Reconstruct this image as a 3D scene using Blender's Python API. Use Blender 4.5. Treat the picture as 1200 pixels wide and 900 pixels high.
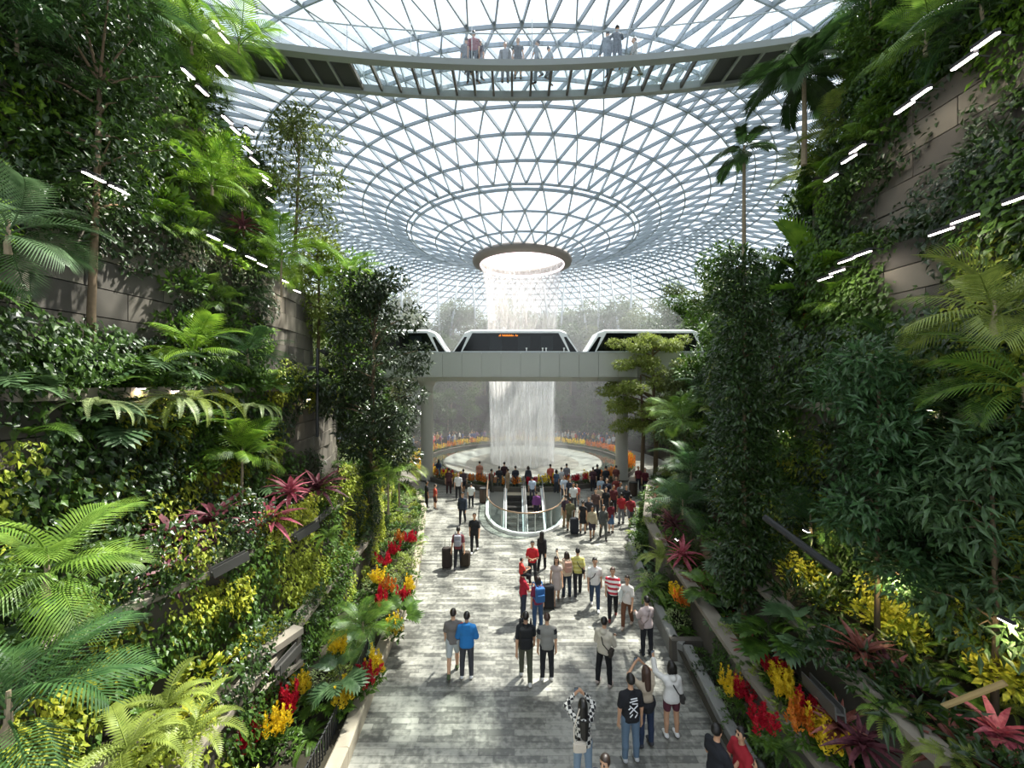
import bpy, math, random
import numpy as np
from mathutils import Vector, Matrix, geometry

rng = np.random.default_rng(7)
random.seed(7)
PI = math.pi
SC = bpy.context.scene
COL = SC.collection
for o in list(bpy.data.objects):
    bpy.data.objects.remove(o)

# ------------------------------------------------------------------ camera
F = 460.0                       # focal length in pixels of the 1200x900 frame
CAMH = 7.6
cd = bpy.data.cameras.new('camera')
cam = bpy.data.objects.new('camera', cd)
COL.objects.link(cam)
cam.location = (0, 0, CAMH)
cam.rotation_euler = (PI / 2, 0, 0)
cd.sensor_width = 36
cd.lens = 36 * F / 1200
cd.shift_y = -4 / 1200          # horizon at y = 446
cd.clip_start = 0.05
cd.clip_end = 500
SC.camera = cam

# ------------------------------------------------------------------ sky, sun, exposure
SUN = Vector((0.36, 0.30, 0.88)).normalized()
w = bpy.data.worlds.new('world')
SC.world = w
w.use_nodes = True
nt = w.node_tree
nt.nodes.clear()
sky = nt.nodes.new('ShaderNodeTexSky')
sky.sky_type = 'NISHITA'
sky.sun_disc = False
sky.sun_elevation = math.asin(SUN.z)
sky.sun_rotation = math.atan2(SUN.x, SUN.y)
sky.air_density = 1.3
sky.dust_density = 5.0
sky.ozone_density = 1.0
haze = nt.nodes.new('ShaderNodeMix')
haze.data_type = 'RGBA'
haze.inputs[0].default_value = 0.7
haze.inputs[7].default_value = (7.9, 8.1, 8.3, 1)
bg = nt.nodes.new('ShaderNodeBackground')
bg.inputs[1].default_value = 0.27
wo = nt.nodes.new('ShaderNodeOutputWorld')
nt.links.new(sky.outputs[0], haze.inputs[6])
nt.links.new(haze.outputs[2], bg.inputs[0])
nt.links.new(bg.outputs[0], wo.inputs[0])
sl = bpy.data.lights.new('sun', 'SUN')
sl.energy = 19.0
sl.angle = math.radians(1.2)
sl.color = (1.0, 0.93, 0.82)
so = bpy.data.objects.new('sun', sl)
so.rotation_euler = SUN.to_track_quat('Z', 'Y').to_euler()
so.location = (20, 20, 60)
COL.objects.link(so)
SC.view_settings.view_transform = 'Standard'
SC.view_settings.look = 'None'
SC.view_settings.gamma = 1
SC.view_settings.use_curve_mapping = False
SC.view_settings.exposure = -0.1
SC.cycles.transparent_max_bounces = 24

# ------------------------------------------------------------------ helpers
def at(u, v, y):
    """World point at depth y that the photo shows at pixel (u, v)."""
    return Vector(((u - 600) / F * y, y, CAMH - (v - 446) / F * y))

def atz(u, v, z):
    y = (CAMH - z) * F / (v - 446)
    return Vector(((u - 600) / F * y, y, z))

def srgb(h):
    if isinstance(h, str):
        h = [int(h[i:i + 2], 16) / 255 for i in (0, 2, 4)]
    return tuple((c / 12.92 if c <= 0.04045 else ((c + 0.055) / 1.055) ** 2.4) for c in h) + (1,)

MATS = {}
def mat(name, color, rough=0.6, metal=0.0, spec=0.5, emit=None, estr=0.0, noise=0.0, nscale=8.0, bump=0.0):
    if name in MATS:
        return MATS[name]
    m = bpy.data.materials.new(name)
    m.use_nodes = True
    n = m.node_tree
    b = n.nodes['Principled BSDF']
    c = srgb(color)
    b.inputs['Base Color'].default_value = c
    b.inputs['Roughness'].default_value = rough
    b.inputs['Metallic'].default_value = metal
    b.inputs['Specular IOR Level'].default_value = spec
    if emit:
        b.inputs['Emission Color'].default_value = srgb(emit)
        b.inputs['Emission Strength'].default_value = estr
    if noise:
        tc = n.nodes.new('ShaderNodeTexCoord')
        tx = n.nodes.new('ShaderNodeTexNoise')
        tx.inputs['Scale'].default_value = nscale
        tx.inputs['Detail'].default_value = 5
        mx = n.nodes.new('ShaderNodeMix')
        mx.data_type = 'RGBA'
        mx.inputs[6].default_value = tuple(x * (1 - noise) for x in c[:3]) + (1,)
        mx.inputs[7].default_value = tuple(min(1, x * (1 + noise)) for x in c[:3]) + (1,)
        n.links.new(tc.outputs['Object'], tx.inputs['Vector'])
        n.links.new(tx.outputs[0], mx.inputs[0])
        n.links.new(mx.outputs[2], b.inputs['Base Color'])
        if bump:
            bp = n.nodes.new('ShaderNodeBump')
            bp.inputs['Strength'].default_value = bump
            n.links.new(tx.outputs[0], bp.inputs['Height'])
            n.links.new(bp.outputs[0], b.inputs['Normal'])
    MATS[name] = m
    return m

def leafmat(name, c1, c2, trans=0.3, rough=0.42, spec=0.35):
    """Leaf: colour varies per object and per patch, light passes through the blade."""
    if name in MATS:
        return MATS[name]
    m = bpy.data.materials.new(name)
    m.use_nodes = True
    n = m.node_tree
    b = n.nodes['Principled BSDF']
    out = n.nodes['Material Output']
    oi = n.nodes.new('ShaderNodeObjectInfo')
    tc = n.nodes.new('ShaderNodeTexCoord')
    tx = n.nodes.new('ShaderNodeTexNoise')
    tx.inputs['Scale'].default_value = 8.0
    tx.inputs['Detail'].default_value = 3
    n.links.new(tc.outputs['Object'], tx.inputs['Vector'])
    ad = n.nodes.new('ShaderNodeMath')
    ad.operation = 'MULTIPLY_ADD'
    ad.inputs[1].default_value = 0.45
    n.links.new(oi.outputs['Random'], ad.inputs[0])
    sb = n.nodes.new('ShaderNodeMath')
    sb.operation = 'MULTIPLY_ADD'
    sb.inputs[1].default_value = 2.2
    sb.inputs[2].default_value = -0.85
    n.links.new(tx.outputs[0], sb.inputs[0])
    n.links.new(sb.outputs[0], ad.inputs[2])
    mx = n.nodes.new('ShaderNodeMix')
    mx.data_type = 'RGBA'
    mx.clamp_factor = True
    mx.inputs[6].default_value = srgb(c1)
    mx.inputs[7].default_value = srgb(c2)
    n.links.new(ad.outputs[0], mx.inputs[0])
    n.links.new(mx.outputs[2], b.inputs['Base Color'])
    b.inputs['Roughness'].default_value = rough
    b.inputs['Specular IOR Level'].default_value = spec
    tr = n.nodes.new('ShaderNodeBsdfTranslucent')
    n.links.new(mx.outputs[2], tr.inputs[0])
    ms = n.nodes.new('ShaderNodeMixShader')
    ms.inputs[0].default_value = trans
    n.links.new(b.outputs[0], ms.inputs[1])
    n.links.new(tr.outputs[0], ms.inputs[2])
    n.links.new(ms.outputs[0], out.inputs[0])
    MATS[name] = m
    return m

def glassmat(name, color=(0.9, 0.95, 0.97), gloss=0.08, tint=None):
    if name in MATS:
        return MATS[name]
    m = bpy.data.materials.new(name)
    m.use_nodes = True
    n = m.node_tree
    n.nodes.remove(n.nodes['Principled BSDF'])
    out = n.nodes['Material Output']
    t = n.nodes.new('ShaderNodeBsdfTransparent')
    t.inputs[0].default_value = tuple(color) + (1,)
    g = n.nodes.new('ShaderNodeBsdfGlossy')
    g.inputs['Roughness'].default_value = 0.05
    g.inputs[0].default_value = (0.9, 0.95, 1, 1)
    ms = n.nodes.new('ShaderNodeMixShader')
    ms.inputs[0].default_value = gloss
    n.links.new(t.outputs[0], ms.inputs[1])
    n.links.new(g.outputs[0], ms.inputs[2])
    n.links.new(ms.outputs[0], out.inputs[0])
    MATS[name] = m
    return m

def mk_mesh(name, V, Fc, mats=None, midx=None, smooth=False):
    me = bpy.data.meshes.new(name)
    V = np.asarray(V, dtype=np.float64).reshape(-1, 3)
    me.from_pydata(V.tolist() if len(V) else [], [], Fc if isinstance(Fc, list) else Fc.tolist())
    if mats is not None:
        for m in (mats if isinstance(mats, (list, tuple)) else [mats]):
            me.materials.append(m)
    if midx is not None:
        me.polygons.foreach_set('material_index', np.asarray(midx, dtype=np.int32))
    if smooth:
        me.polygons.foreach_set('use_smooth', np.ones(len(me.polygons), dtype=bool))
    me.update()
    return me

def obj(name, me, parent=None, loc=None, rot=None, scale=None, M=None):
    o = bpy.data.objects.new(name, me)
    COL.objects.link(o)
    if parent is not None:
        o.parent = parent
    if M is not None:
        o.matrix_local = M
    if loc is not None:
        o.location = loc
    if rot is not None:
        o.rotation_euler = rot
    if scale is not None:
        o.scale = scale if hasattr(scale, '__len__') else (scale,) * 3
    return o

def tag(o, label, cat=None, group=None, kind=None):
    o['label'] = label
    if cat:
        o['category'] = cat
    if group:
        o['group'] = group
    if kind:
        o['kind'] = kind
    return o

class MB:
    """Collects shapes into one mesh."""
    def __init__(s):
        s.V = []; s.F = []; s.n = 0; s.mi = []; s.m = 0
    def add(s, V, Fc):
        V = np.asarray(V, dtype=float).reshape(-1, 3)
        for f in Fc:
            s.F.append([int(i) + s.n for i in f]); s.mi.append(s.m)
        s.V.append(V); s.n += len(V)
        return s
    def box(s, x0, x1, y0, y1, z0, z1):
        V = [(x, y, z) for x in (x0, x1) for y in (y0, y1) for z in (z0, z1)]
        return s.add(V, [(0, 1, 3, 2), (4, 6, 7, 5), (0, 4, 5, 1), (2, 3, 7, 6), (0, 2, 6, 4), (1, 5, 7, 3)])
    def bar(s, a, b, w, h, up=(0, 0, 1)):
        a = Vector(a); b = Vector(b)
        d = (b - a).normalized()
        sd = d.cross(Vector(up))
        if sd.length < 1e-5:
            sd = d.cross(Vector((1, 0, 0)))
        sd.normalize()
        u = sd.cross(d).normalized()
        V = [p + sd * (i * w / 2) + u * (j * h / 2) for p in (a, b) for i in (-1, 1) for j in (-1, 1)]
        return s.add([tuple(v) for v in V], [(0, 1, 3, 2), (4, 6, 7, 5), (0, 4, 5, 1), (2, 3, 7, 6), (0, 2, 6, 4), (1, 5, 7, 3)])
    def tube(s, pts, r, n=6, caps=True):
        P = [Vector(p) for p in pts]
        R = r if hasattr(r, '__len__') else [r] * len(P)
        V = []; prev = None
        for i, p in enumerate(P):
            d = (P[min(i + 1, len(P) - 1)] - P[max(i - 1, 0)])
            d = d.normalized() if d.length > 1e-9 else Vector((0, 0, 1))
            ref = Vector((0, 0, 1)) if abs(d.z) < 0.9 else Vector((1, 0, 0))
            if prev is not None:
                ref = prev
            x = ref - d * ref.dot(d)
            if x.length < 1e-6:
                x = d.orthogonal()
            x.normalize(); prev = x
            yv = d.cross(x)
            for k in range(n):
                a = 2 * PI * k / n
                V.append(tuple(p + (x * math.cos(a) + yv * math.sin(a)) * R[i]))
        Fc = []
        for i in range(len(P) - 1):
            for k in range(n):
                Fc.append((i * n + k, i * n + (k + 1) % n, (i + 1) * n + (k + 1) % n, (i + 1) * n + k))
        if caps:
            Fc.append(tuple(range(n - 1, -1, -1)))
            Fc.append(tuple((len(P) - 1) * n + k for k in range(n)))
        return s.add(V, Fc)
    def lathe(s, prof, n=24, c=(0, 0, 0), a0=0, a1=2 * PI):
        full = abs(a1 - a0 - 2 * PI) < 1e-6
        m = n if full else n + 1
        V = []
        for r, z in prof:
            for k in range(m):
                a = a0 + (a1 - a0) * k / n
                V.append((c[0] + r * math.cos(a), c[1] + r * math.sin(a), c[2] + z))
        Fc = []
        for i in range(len(prof) - 1):
            for k in range(n):
                k2 = (k + 1) % m if full else k + 1
                Fc.append((i * m + k, i * m + k2, (i + 1) * m + k2, (i + 1) * m + k))
        return s.add(V, Fc)
    def prism(s, poly, z0, z1):
        n = len(poly)
        V = [(x, y, z0) for x, y in poly] + [(x, y, z1) for x, y in poly]
        Fc = [tuple(range(n - 1, -1, -1)), tuple(range(n, 2 * n))]
        Fc += [(i, (i + 1) % n, n + (i + 1) % n, n + i) for i in range(n)]
        return s.add(V, Fc)
    def mesh(s, name, mats, smooth=False):
        V = np.concatenate(s.V) if s.V else np.zeros((0, 3))
        return mk_mesh(name, V, s.F, mats, s.mi, smooth)
    def build(s, name, mats, parent=None, smooth=False, **k):
        return obj(name, s.mesh(name, mats, smooth), parent, **k)

def empty(name, loc, rz=0.0, scale=1.0):
    o = bpy.data.objects.new(name, None)
    o.empty_display_size = 0.1
    COL.objects.link(o)
    o.location = loc
    o.rotation_euler = (0, 0, rz)
    o.scale = scale if hasattr(scale, '__len__') else (scale,) * 3
    return o

BOXF = np.array([(0, 1, 3, 2), (4, 6, 7, 5), (0, 4, 5, 1), (2, 3, 7, 6), (0, 2, 6, 4), (1, 5, 7, 3)])
def bars(P, Q, N, w, h):
    """Vectorised square bars from P to Q; depth h along N."""
    P = np.asarray(P, float); Q = np.asarray(Q, float); N = np.asarray(N, float)
    d = Q - P
    d /= np.linalg.norm(d, axis=1, keepdims=True) + 1e-12
    s = np.cross(d, N); s /= np.linalg.norm(s, axis=1, keepdims=True) + 1e-12
    u = np.cross(s, d)
    V = np.stack([p + s * (i * w / 2) + u * (j * h / 2) for p in (P, Q) for i in (-1, 1) for j in (-1, 1)], 1)
    n = len(P)
    Fc = (BOXF[None] + (np.arange(n) * 8)[:, None, None]).reshape(-1, 4)
    return V.reshape(-1, 3), Fc

# ------------------------------------------------------------------ common materials
M_CONC = mat('concrete', '857d70', 0.85, noise=0.22, nscale=3, bump=0.1)
M_CONC_D = mat('dark_concrete', '57524a', 0.9, noise=0.3, nscale=2.5, bump=0.15)
M_SOIL = mat('soil', '2e2a1e', 0.95, noise=0.4, nscale=6)
M_STEEL = mat('grey_steel', 'a3abb0', 0.45, 0.2, noise=0.05)
M_STEEL_L = mat('pale_steel', 'b9c2c8', 0.4, 0.25)
M_BLACK = mat('black_steel', '2a2b2c', 0.5)
M_WHITE = mat('white_paint', 'e8e8e4', 0.4)
M_CHROME = mat('brushed_metal', 'c8c9c8', 0.3, 0.8)
M_BARK = mat('bark', '6b5a45', 0.9, noise=0.35, nscale=14, bump=0.4)
M_BARK_L = mat('pale_bark', '8d7f68', 0.9, noise=0.3, nscale=14, bump=0.3)
M_GLASS = glassmat('clear_glass')
M_PANE = glassmat('roof_glass', (0.93, 0.96, 0.98), 0.06)
# ================================================================== STRUCTURE
AX = Vector((0.95, 36.8, 0))          # axis of the roof funnel, the waterfall and the basin

# ---- path edges (x as a function of y)
EL_Y = [-2, 7.7, 11, 14.3, 17.1, 22.7, 26, 28.5]
EL_X = [-3.1, -3.2, -3.4, -3.45, -3.9, -4.95, -6.2, -8.2]
ER_Y = [-2, 8.2, 11.1, 14.3, 17.1, 22.7, 26, 28.5]
ER_X = [4.0, 4.1, 4.36, 4.66, 5.05, 7.1, 9.0, 11.0]
def eL(y): return float(np.interp(y, EL_Y, EL_X))
def eR(y): return float(np.interp(y, ER_Y, ER_X))

# ---- escalator well outline
def well_half(y):
    t = min(max((y - 19.3) / 3.2, 0), 1)
    return 2.05 * math.sqrt(max(0, 1 - (1 - t) ** 2)) + 0.4 * min(max((y - 21) / 6.4, 0), 1)
def well_cx(y): return 0.72 + 0.02 * (y - 19.3)
WY = [19.3, 19.36, 19.55, 19.9, 20.4, 21.1, 22, 23, 24.2, 25.4, 26.6, 27.4]
WELL = [(well_cx(y) - well_half(y), y) for y in reversed(WY)] + [(well_cx(y) + well_half(y), y) for y in WY[1:]]
def in_well(x, y, pad=0.0):
    return 19.3 - pad < y < 27.4 + pad and abs(x - well_cx(y)) < well_half(min(max(y, 19.3), 27.4)) + pad

# ---- floor: stone slabs over a screed with the well cut out
def floor_material(name, joints):
    m = bpy.data.materials.new(name)
    m.use_nodes = True
    n = m.node_tree
    b = n.nodes['Principled BSDF']
    geo = n.nodes.new('ShaderNodeNewGeometry')
    sc = n.nodes.new('ShaderNodeVectorMath'); sc.operation = 'MULTIPLY'
    sc.inputs[1].default_value = (1.1, 6.0, 1)
    n.links.new(geo.outputs['Position'], sc.inputs[0])
    tx = n.nodes.new('ShaderNodeTexNoise'); tx.inputs['Scale'].default_value = 1.6; tx.inputs['Detail'].default_value = 7
    n.links.new(sc.outputs[0], tx.inputs['Vector'])
    tx2 = n.nodes.new('ShaderNodeTexNoise'); tx2.inputs['Scale'].default_value = 9; tx2.inputs['Detail'].default_value = 4
    n.links.new(geo.outputs['Position'], tx2.inputs['Vector'])
    cr = n.nodes.new('ShaderNodeValToRGB')
    cr.color_ramp.elements[0].position = 0.34; cr.color_ramp.elements[0].color = srgb('5f5f59')
    cr.color_ramp.elements[1].position = 0.68; cr.color_ramp.elements[1].color = srgb('96958c')
    if joints:
        br = n.nodes.new('ShaderNodeTexBrick')
        br.inputs['Color1'].default_value = (0.25, 0.25, 0.25, 1); br.inputs['Color2'].default_value = (0.75, 0.75, 0.75, 1)
        br.inputs['Mortar'].default_value = (0.1, 0.1, 0.1, 1)
        br.inputs['Scale'].default_value = 1.0; br.inputs['Mortar Size'].default_value = 0.008
        br.inputs['Brick Width'].default_value = 0.75; br.inputs['Row Height'].default_value = 0.15
        n.links.new(geo.outputs['Position'], br.inputs['Vector'])
        tone = br.outputs['Color']
    else:
        oi = n.nodes.new('ShaderNodeAttribute'); oi.attribute_name = 'tone'
        tone = oi.outputs['Fac']
    a1 = n.nodes.new('ShaderNodeMath'); a1.operation = 'MULTIPLY_ADD'; a1.inputs[1].default_value = 0.4
    n.links.new(tone, a1.inputs[0]); 
    a2 = n.nodes.new('ShaderNodeMath'); a2.operation = 'MULTIPLY_ADD'; a2.inputs[1].default_value = 0.6
    n.links.new(tx.outputs[0], a2.inputs[0]); n.links.new(a1.outputs[0], a2.inputs[2])
    n.links.new(tx2.outputs[0], a1.inputs[2])
    a1b = n.nodes.new('ShaderNodeMath'); a1b.operation = 'SUBTRACT'; a1b.inputs[1].default_value = 0.49
    n.links.new(a2.outputs[0], a1b.inputs[0])
    n.links.new(a1b.outputs[0], cr.inputs[0])
    n.links.new(cr.outputs[0], b.inputs['Base Color'])
    b.inputs['Roughness'].default_value = 0.38
    b.inputs['Specular IOR Level'].default_value = 0.6
    bp = n.nodes.new('ShaderNodeBump'); bp.inputs['Strength'].default_value = 0.12; bp.inputs['Distance'].default_value = 0.02
    n.links.new(tx.outputs[0], bp.inputs['Height']); n.links.new(bp.outputs[0], b.inputs['Normal'])
    return m
M_FLOOR = floor_material('floor_screed', True)
M_TILE = floor_material('slate_slab', False)

outer = [(-34, -6), (34, -6), (34, 78), (-34, 78)]
loops = [[Vector((x, y, 0)) for x, y in outer], [Vector((x, y, 0)) for x, y in WELL]]
tris = geometry.tessellate_polygon(loops)
flat = [p for l in loops for p in l]
floor = obj('floor', mk_mesh('floor', [(p.x, p.y, -0.012) for p in flat], [tuple(t) for t in tris], M_FLOOR))
me = floor.data
if me.polygons[0].normal.z < 0:
    me.flip_normals()
tag(floor, 'grey stone slab floor of the valley path around the basin', 'floor', kind='structure')

# individual slabs: rows across the path
TH = 0.15
slabs = []
r = 0
y = 6.0
while y < 27.6:
    rr = random.Random(r)
    x = eL(y) - 0.2 - rr.random() * 0.7
    while x < eR(y) + 0.1:
        wd = rr.choice((0.45, 0.6, 0.75, 0.9, 1.1))
        if not (in_well(x, y, 0.1) or in_well(x + wd, y, 0.1) or in_well(x + wd / 2, y, 0.1)
                or in_well(x, y + TH, 0.1) or in_well(x + wd, y + TH, 0.1)):
            slabs.append((x, y, wd, rr.random()))
        x += wd
    y += TH; r += 1
def slab_arrays(items):
    V = []; Fc = []; tone = []
    g = 0.0025
    for i, (x, y, wd, t) in enumerate(items):
        for z in (-0.02, 0.0):
            V += [(x + g, y + g, z), (x + wd - g, y + g, z), (x + wd - g, y + TH - g, z), (x + g, y + TH - g, z)]
        k = i * 8
        Fc += [(k + 4, k + 5, k + 6, k + 7), (k, k + 1, k + 5, k + 4), (k + 1, k + 2, k + 6, k + 5),
               (k + 2, k + 3, k + 7, k + 6), (k + 3, k, k + 4, k + 7)]
        tone += [t] * 8
    return V, Fc, tone
def tone_attr(me, tone):
    a = me.attributes.new('tone', 'FLOAT', 'POINT')
    a.data.foreach_set('value', np.asarray(tone, dtype=np.float32))
shown = [s for s in slabs if -0.4 + 7.2 < s[1]]
near = shown[:300]; rest = shown[300:]
cache = {}
for (x, y, wd, t) in near:
    key = (wd, int(t * 8))
    if key not in cache:
        V, Fc, tn = slab_arrays([(0, 0, wd, (key[1] + 0.5) / 8)])
        me = mk_mesh('slab', V, Fc, M_TILE); tone_attr(me, tn); cache[key] = me
    obj('slab', cache[key], floor, loc=(x, y, 0))
V, Fc, tn = slab_arrays(rest)
me = mk_mesh('slabs', V, Fc, M_TILE); tone_attr(me, tn)
so_ = obj('slabs', me, floor); so_['kind'] = 'stuff'

# ---- terrace walls
def offset_line(pts, off):
    out = []
    for i, (x, y) in enumerate(pts):
        a = pts[max(i - 1, 0)]; b = pts[min(i + 1, len(pts) - 1)]
        dx, dy = b[0] - a[0], b[1] - a[1]
        l = math.hypot(dx, dy)
        out.append((x - dy / l * off, y + dx / l * off))
    return out
def strip_wall(mb, pts, thick, z0, z1):
    """Wall along a polyline, its face on pts, its thickness to the side of offset > 0."""
    o = offset_line(pts, thick)
    n = len(pts)
    V = [(x, y, z) for z in (z0, z1) for line in (pts, o) for x, y in line]
    Fc = []
    for i in range(n - 1):
        Fc += [(i, i + 1, 2 * n + i + 1, 2 * n + i), (n + i, 3 * n + i, 3 * n + i + 1, n + i + 1),
               (2 * n + i, 2 * n + i + 1, 3 * n + i + 1, 3 * n + i), (i, n + i, n + i + 1, i + 1)]
    Fc += [(0, 2 * n, 3 * n, n), (n - 1, 2 * n - 1, 4 * n - 1, 3 * n - 1)]
    mb.add(V, Fc)
def ribbon(mb, A, B, za, zb):
    n = len(A)
    V = [(x, y, za) for x, y in A] + [(x, y, zb) for x, y in B]
    mb.add(V, [(i, i + 1, n + i + 1, n + i) for i in range(n - 1)])
def dense(pts, step=1.0):
    out = []
    for (a, b) in zip(pts, pts[1:]):
        k = max(1, int(math.hypot(b[0] - a[0], b[1] - a[1]) / step))
        out += [(a[0] + (b[0] - a[0]) * j / k, a[1] + (b[1] - a[1]) * j / k) for j in range(k)]
    return out + [pts[-1]]

PATH_L = [(eL(y), y) for y in (2, 5, 7.7, 9.5, 11, 12.6, 14.3, 15.7, 17.1, 20, 22.7, 24.5, 26, 27.3, 28.5)]
PATH_R = [(eR(y), y) for y in (2, 5, 8.2, 9.6, 11.1, 12.7, 14.3, 15.7, 17.1, 20, 22.7, 24.5, 26, 27.3, 28.5)]
# (face line, base z, top z); the left walls are offset to the left (positive off), the right ones to the right
LW = [
    (offset_line(PATH_L, 1.9), 0.3, 1.7),
    ([(-7.0, -1), (-6.85, 6.6), (-6.2, 8.6), (-5.75, 10.4), (-5.6, 13), (-6.0, 17), (-7.0, 21), (-9.5, 25), (-15, 28)], 1.5, 3.6),
    ([(-8.2, -1), (-8.0, 9), (-7.9, 14), (-8.4, 18), (-9.8, 22), (-14, 25), (-24, 27)], 3.4, 7.3),
    ([(-9.4, -1), (-9.3, 9), (-9.2, 16), (-9.9, 19.6), (-13, 22.5), (-24, 24)], 7.1, 11.6),
    ([(-10.0, -1), (-9.9, 9), (-9.9, 14.2), (-10.6, 16.8), (-13.5, 18.8), (-24, 20)], 11.4, 15.6),
    ([(-10.5, -1), (-10.4, 9), (-10.4, 12.2), (-11.2, 14.2), (-14, 15.6), (-24, 16.5)], 15.4, 19.4),
]
RW = [
    (offset_line(PATH_R, -0.8), 0.3, 1.6),
    ([(5.5, -1), (5.6, 6.5), (5.9, 9), (6.2, 12), (6.8, 16), (8.6, 20), (11, 23.5), (15, 26)], 1.4, 2.7),
    ([(7.9, -1), (7.9, 7), (7.8, 11), (8.0, 15), (9.4, 18.5), (13, 22), (24, 25)], 2.5, 6.9),
    ([(9.0, -1), (9.0, 8), (9.0, 13), (9.5, 16), (11.5, 18.6), (24, 21)], 6.7, 10.8),
    ([(9.7, -1), (9.7, 8), (9.7, 11), (10.2, 13.4), (13, 15.6), (24, 17)], 10.6, 14.4),
    ([(10.3, -1), (10.3, 8), (10.3, 10.3), (11, 12.4), (14, 14), (24, 15)], 14.2, 19.0),
]
def terraces(name, label, walls, sgn, path):
    mb = MB()
    lines = [dense(l, 1.2) for l, a, b in walls]
    for L, (l, z0, z1) in zip(lines, walls):
        strip_wall(mb, offset_line(L, 0.04 * sgn), 0.24 * sgn, z0 - 1.2, z1)
    root = mb.build(name, M_CONC_D)
    tag(root, label, 'wall', kind='structure')
    # soil in the beds behind every wall top
    sb = MB()
    for i, (l, z0, z1) in enumerate(walls):
        L = dense(l, 1.2)
        ribbon(sb, offset_line(L, 0.1 * sgn), offset_line(L, 4.5 * sgn if i < 5 else 9 * sgn), z1 - 0.14, z1 - 0.05)
    ribbon(sb, offset_line(path, 0.15 * sgn), offset_line(path, 4 * sgn), 0.34, 0.4)
    sb.build('soil_bed', M_SOIL, root)
    # coping stones on the lower walls, blocks on the upper faces
    return root
WALL_L = terraces('wall_left', 'terraced concrete planter walls left of the path, hung with plants', LW, 1, PATH_L)
WALL_R = terraces('wall_right', 'terraced concrete planter walls right of the path in shade', RW, -1, PATH_R)

def place_panels(root, line, z0, z1, sgn, bw, bh, name, mats, y0, y1, gap=0.025, dep=0.1, keep=None):
    """Blocks one by one along a face, joints left open."""
    L = dense(line, 0.2)
    s = [0]
    for a, b in zip(L, L[1:]):
        s.append(s[-1] + math.hypot(b[0] - a[0], b[1] - a[1]))
    xs = np.array([p[0] for p in L]); ys = np.array([p[1] for p in L]); s = np.array(s)
    rows = int(round((z1 - z0) / bh)); bh = (z1 - z0) / rows
    b = MB().box(gap / 2, bw - gap / 2, -dep / 2, dep / 2, gap / 2, bh - gap / 2)
    mes = [b.mesh(name, m) for m in mats]
    cnt = 0
    for r in range(rows):
        q = (0.5 * bw if r % 2 else 0)
        while q + bw < s[-1]:
            xa, ya = np.interp(q, s, xs), np.interp(q, s, ys)
            xb, yb = np.interp(q + bw, s, xs), np.interp(q + bw, s, ys)
            q += bw
            if yb < y0 or ya > y1:
                continue
            zz = z0 + r * bh
            if keep and not keep((xa + xb) / 2, (ya + yb) / 2, zz + bh / 2):
                continue
            o = obj(name, mes[random.randrange(len(mes))], root, loc=(xa, ya, zz), rot=(0, 0, math.atan2(yb - ya, xb - xa)))
            cnt += 1
    return cnt
PANEL_M = [mat('concrete_block_%d' % i, c, 0.85, noise=0.25, nscale=2.2, bump=0.15) for i, c in enumerate(('5f5950', '6d675c', '544f48', '777064'))]
def in_view(x, y, z):
    if y < 1: return False
    u = 600 + F * x / y; v = 446 - F * (z - CAMH) / y
    return -60 < u < 1260 and -60 < v < 960
for wl, root, sg in ((LW, WALL_L, 1), (RW, WALL_R, -1)):
    for i in (2, 3, 4, 5):
        place_panels(root, wl[i][0], wl[i][1], wl[i][2], sg, 1.9, 0.62, 'block', PANEL_M, 3, 21, keep=in_view)
    for i in (0, 1):
        l = wl[i][0]
        place_panels(root, l, wl[i][2] - 0.02, wl[i][2] + 0.1, sg, 1.5, 0.12, 'coping', [M_CONC], 3, 26, dep=0.36, gap=0.012, keep=in_view)
    place_panels(root, offset_line(wl[2][0], 0.0), wl[2][2] - 0.05, wl[2][2] + 0.17, sg, 1.8, 0.22, 'ledge', [M_CONC], 3, 22, dep=0.5, gap=0.015, keep=in_view)

# kerbs along the path
def kerb(name, label, line, sgn, y0, y1, hgt, thick, m):
    L = [p for p in line if y0 <= p[1] <= y1]
    root = empty(name, (L[0][0], L[0][1], 0))
    tag(root, label, 'kerb', kind='structure')
    for a, b in zip(L, L[1:]):
        mb = MB()
        d = Vector((b[0] - a[0], b[1] - a[1], 0)); l = d.length; d.normalize()
        nrm = Vector((-d.y, d.x, 0)) * sgn
        a3 = Vector((a[0], a[1], 0)) + d * 0.006 - root.location; b3 = Vector((b[0], b[1], 0)) - d * 0.006 - root.location
        P = [(a3, 0), (b3, 0)]
        V = []
        for p in (a3, b3):
            for off, z in ((0.02, 0), (0.0, hgt - 0.03), (0.03, hgt), (thick - 0.03, hgt), (thick, hgt - 0.03), (thick, 0)):
                q = p + nrm * off
                V.append((q.x, q.y, z))
        Fc = [(i, (i + 1) % 6, 6 + (i + 1) % 6, 6 + i) for i in range(6)] + [tuple(range(6)), tuple(range(11, 5, -1))]
        mb.add(V, Fc)
        mb.build('kerbstone', m, root)
KL = dense(PATH_L, 1.3)
KR = dense([(eR(y) + (.26 if y < 10.6 else 0), y) for y in (2, 5, 8.2, 9.6, 10.5)], 1.3) + dense([(eR(y), y) for y in (10.75, 11.6, 12.7, 14.3, 15.7, 17.1, 20, 22.7, 24.5, 26, 27.3)], 1.3)
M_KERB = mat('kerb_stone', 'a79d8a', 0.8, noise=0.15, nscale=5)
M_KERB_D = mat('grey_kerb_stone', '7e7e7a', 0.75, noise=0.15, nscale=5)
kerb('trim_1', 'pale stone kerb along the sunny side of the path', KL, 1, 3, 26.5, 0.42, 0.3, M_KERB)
kerb('trim_2', 'grey stone kerb wall along the shaded planter', KR, -1, 3, 26.5, 0.55, 0.26, M_KERB_D)

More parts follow.
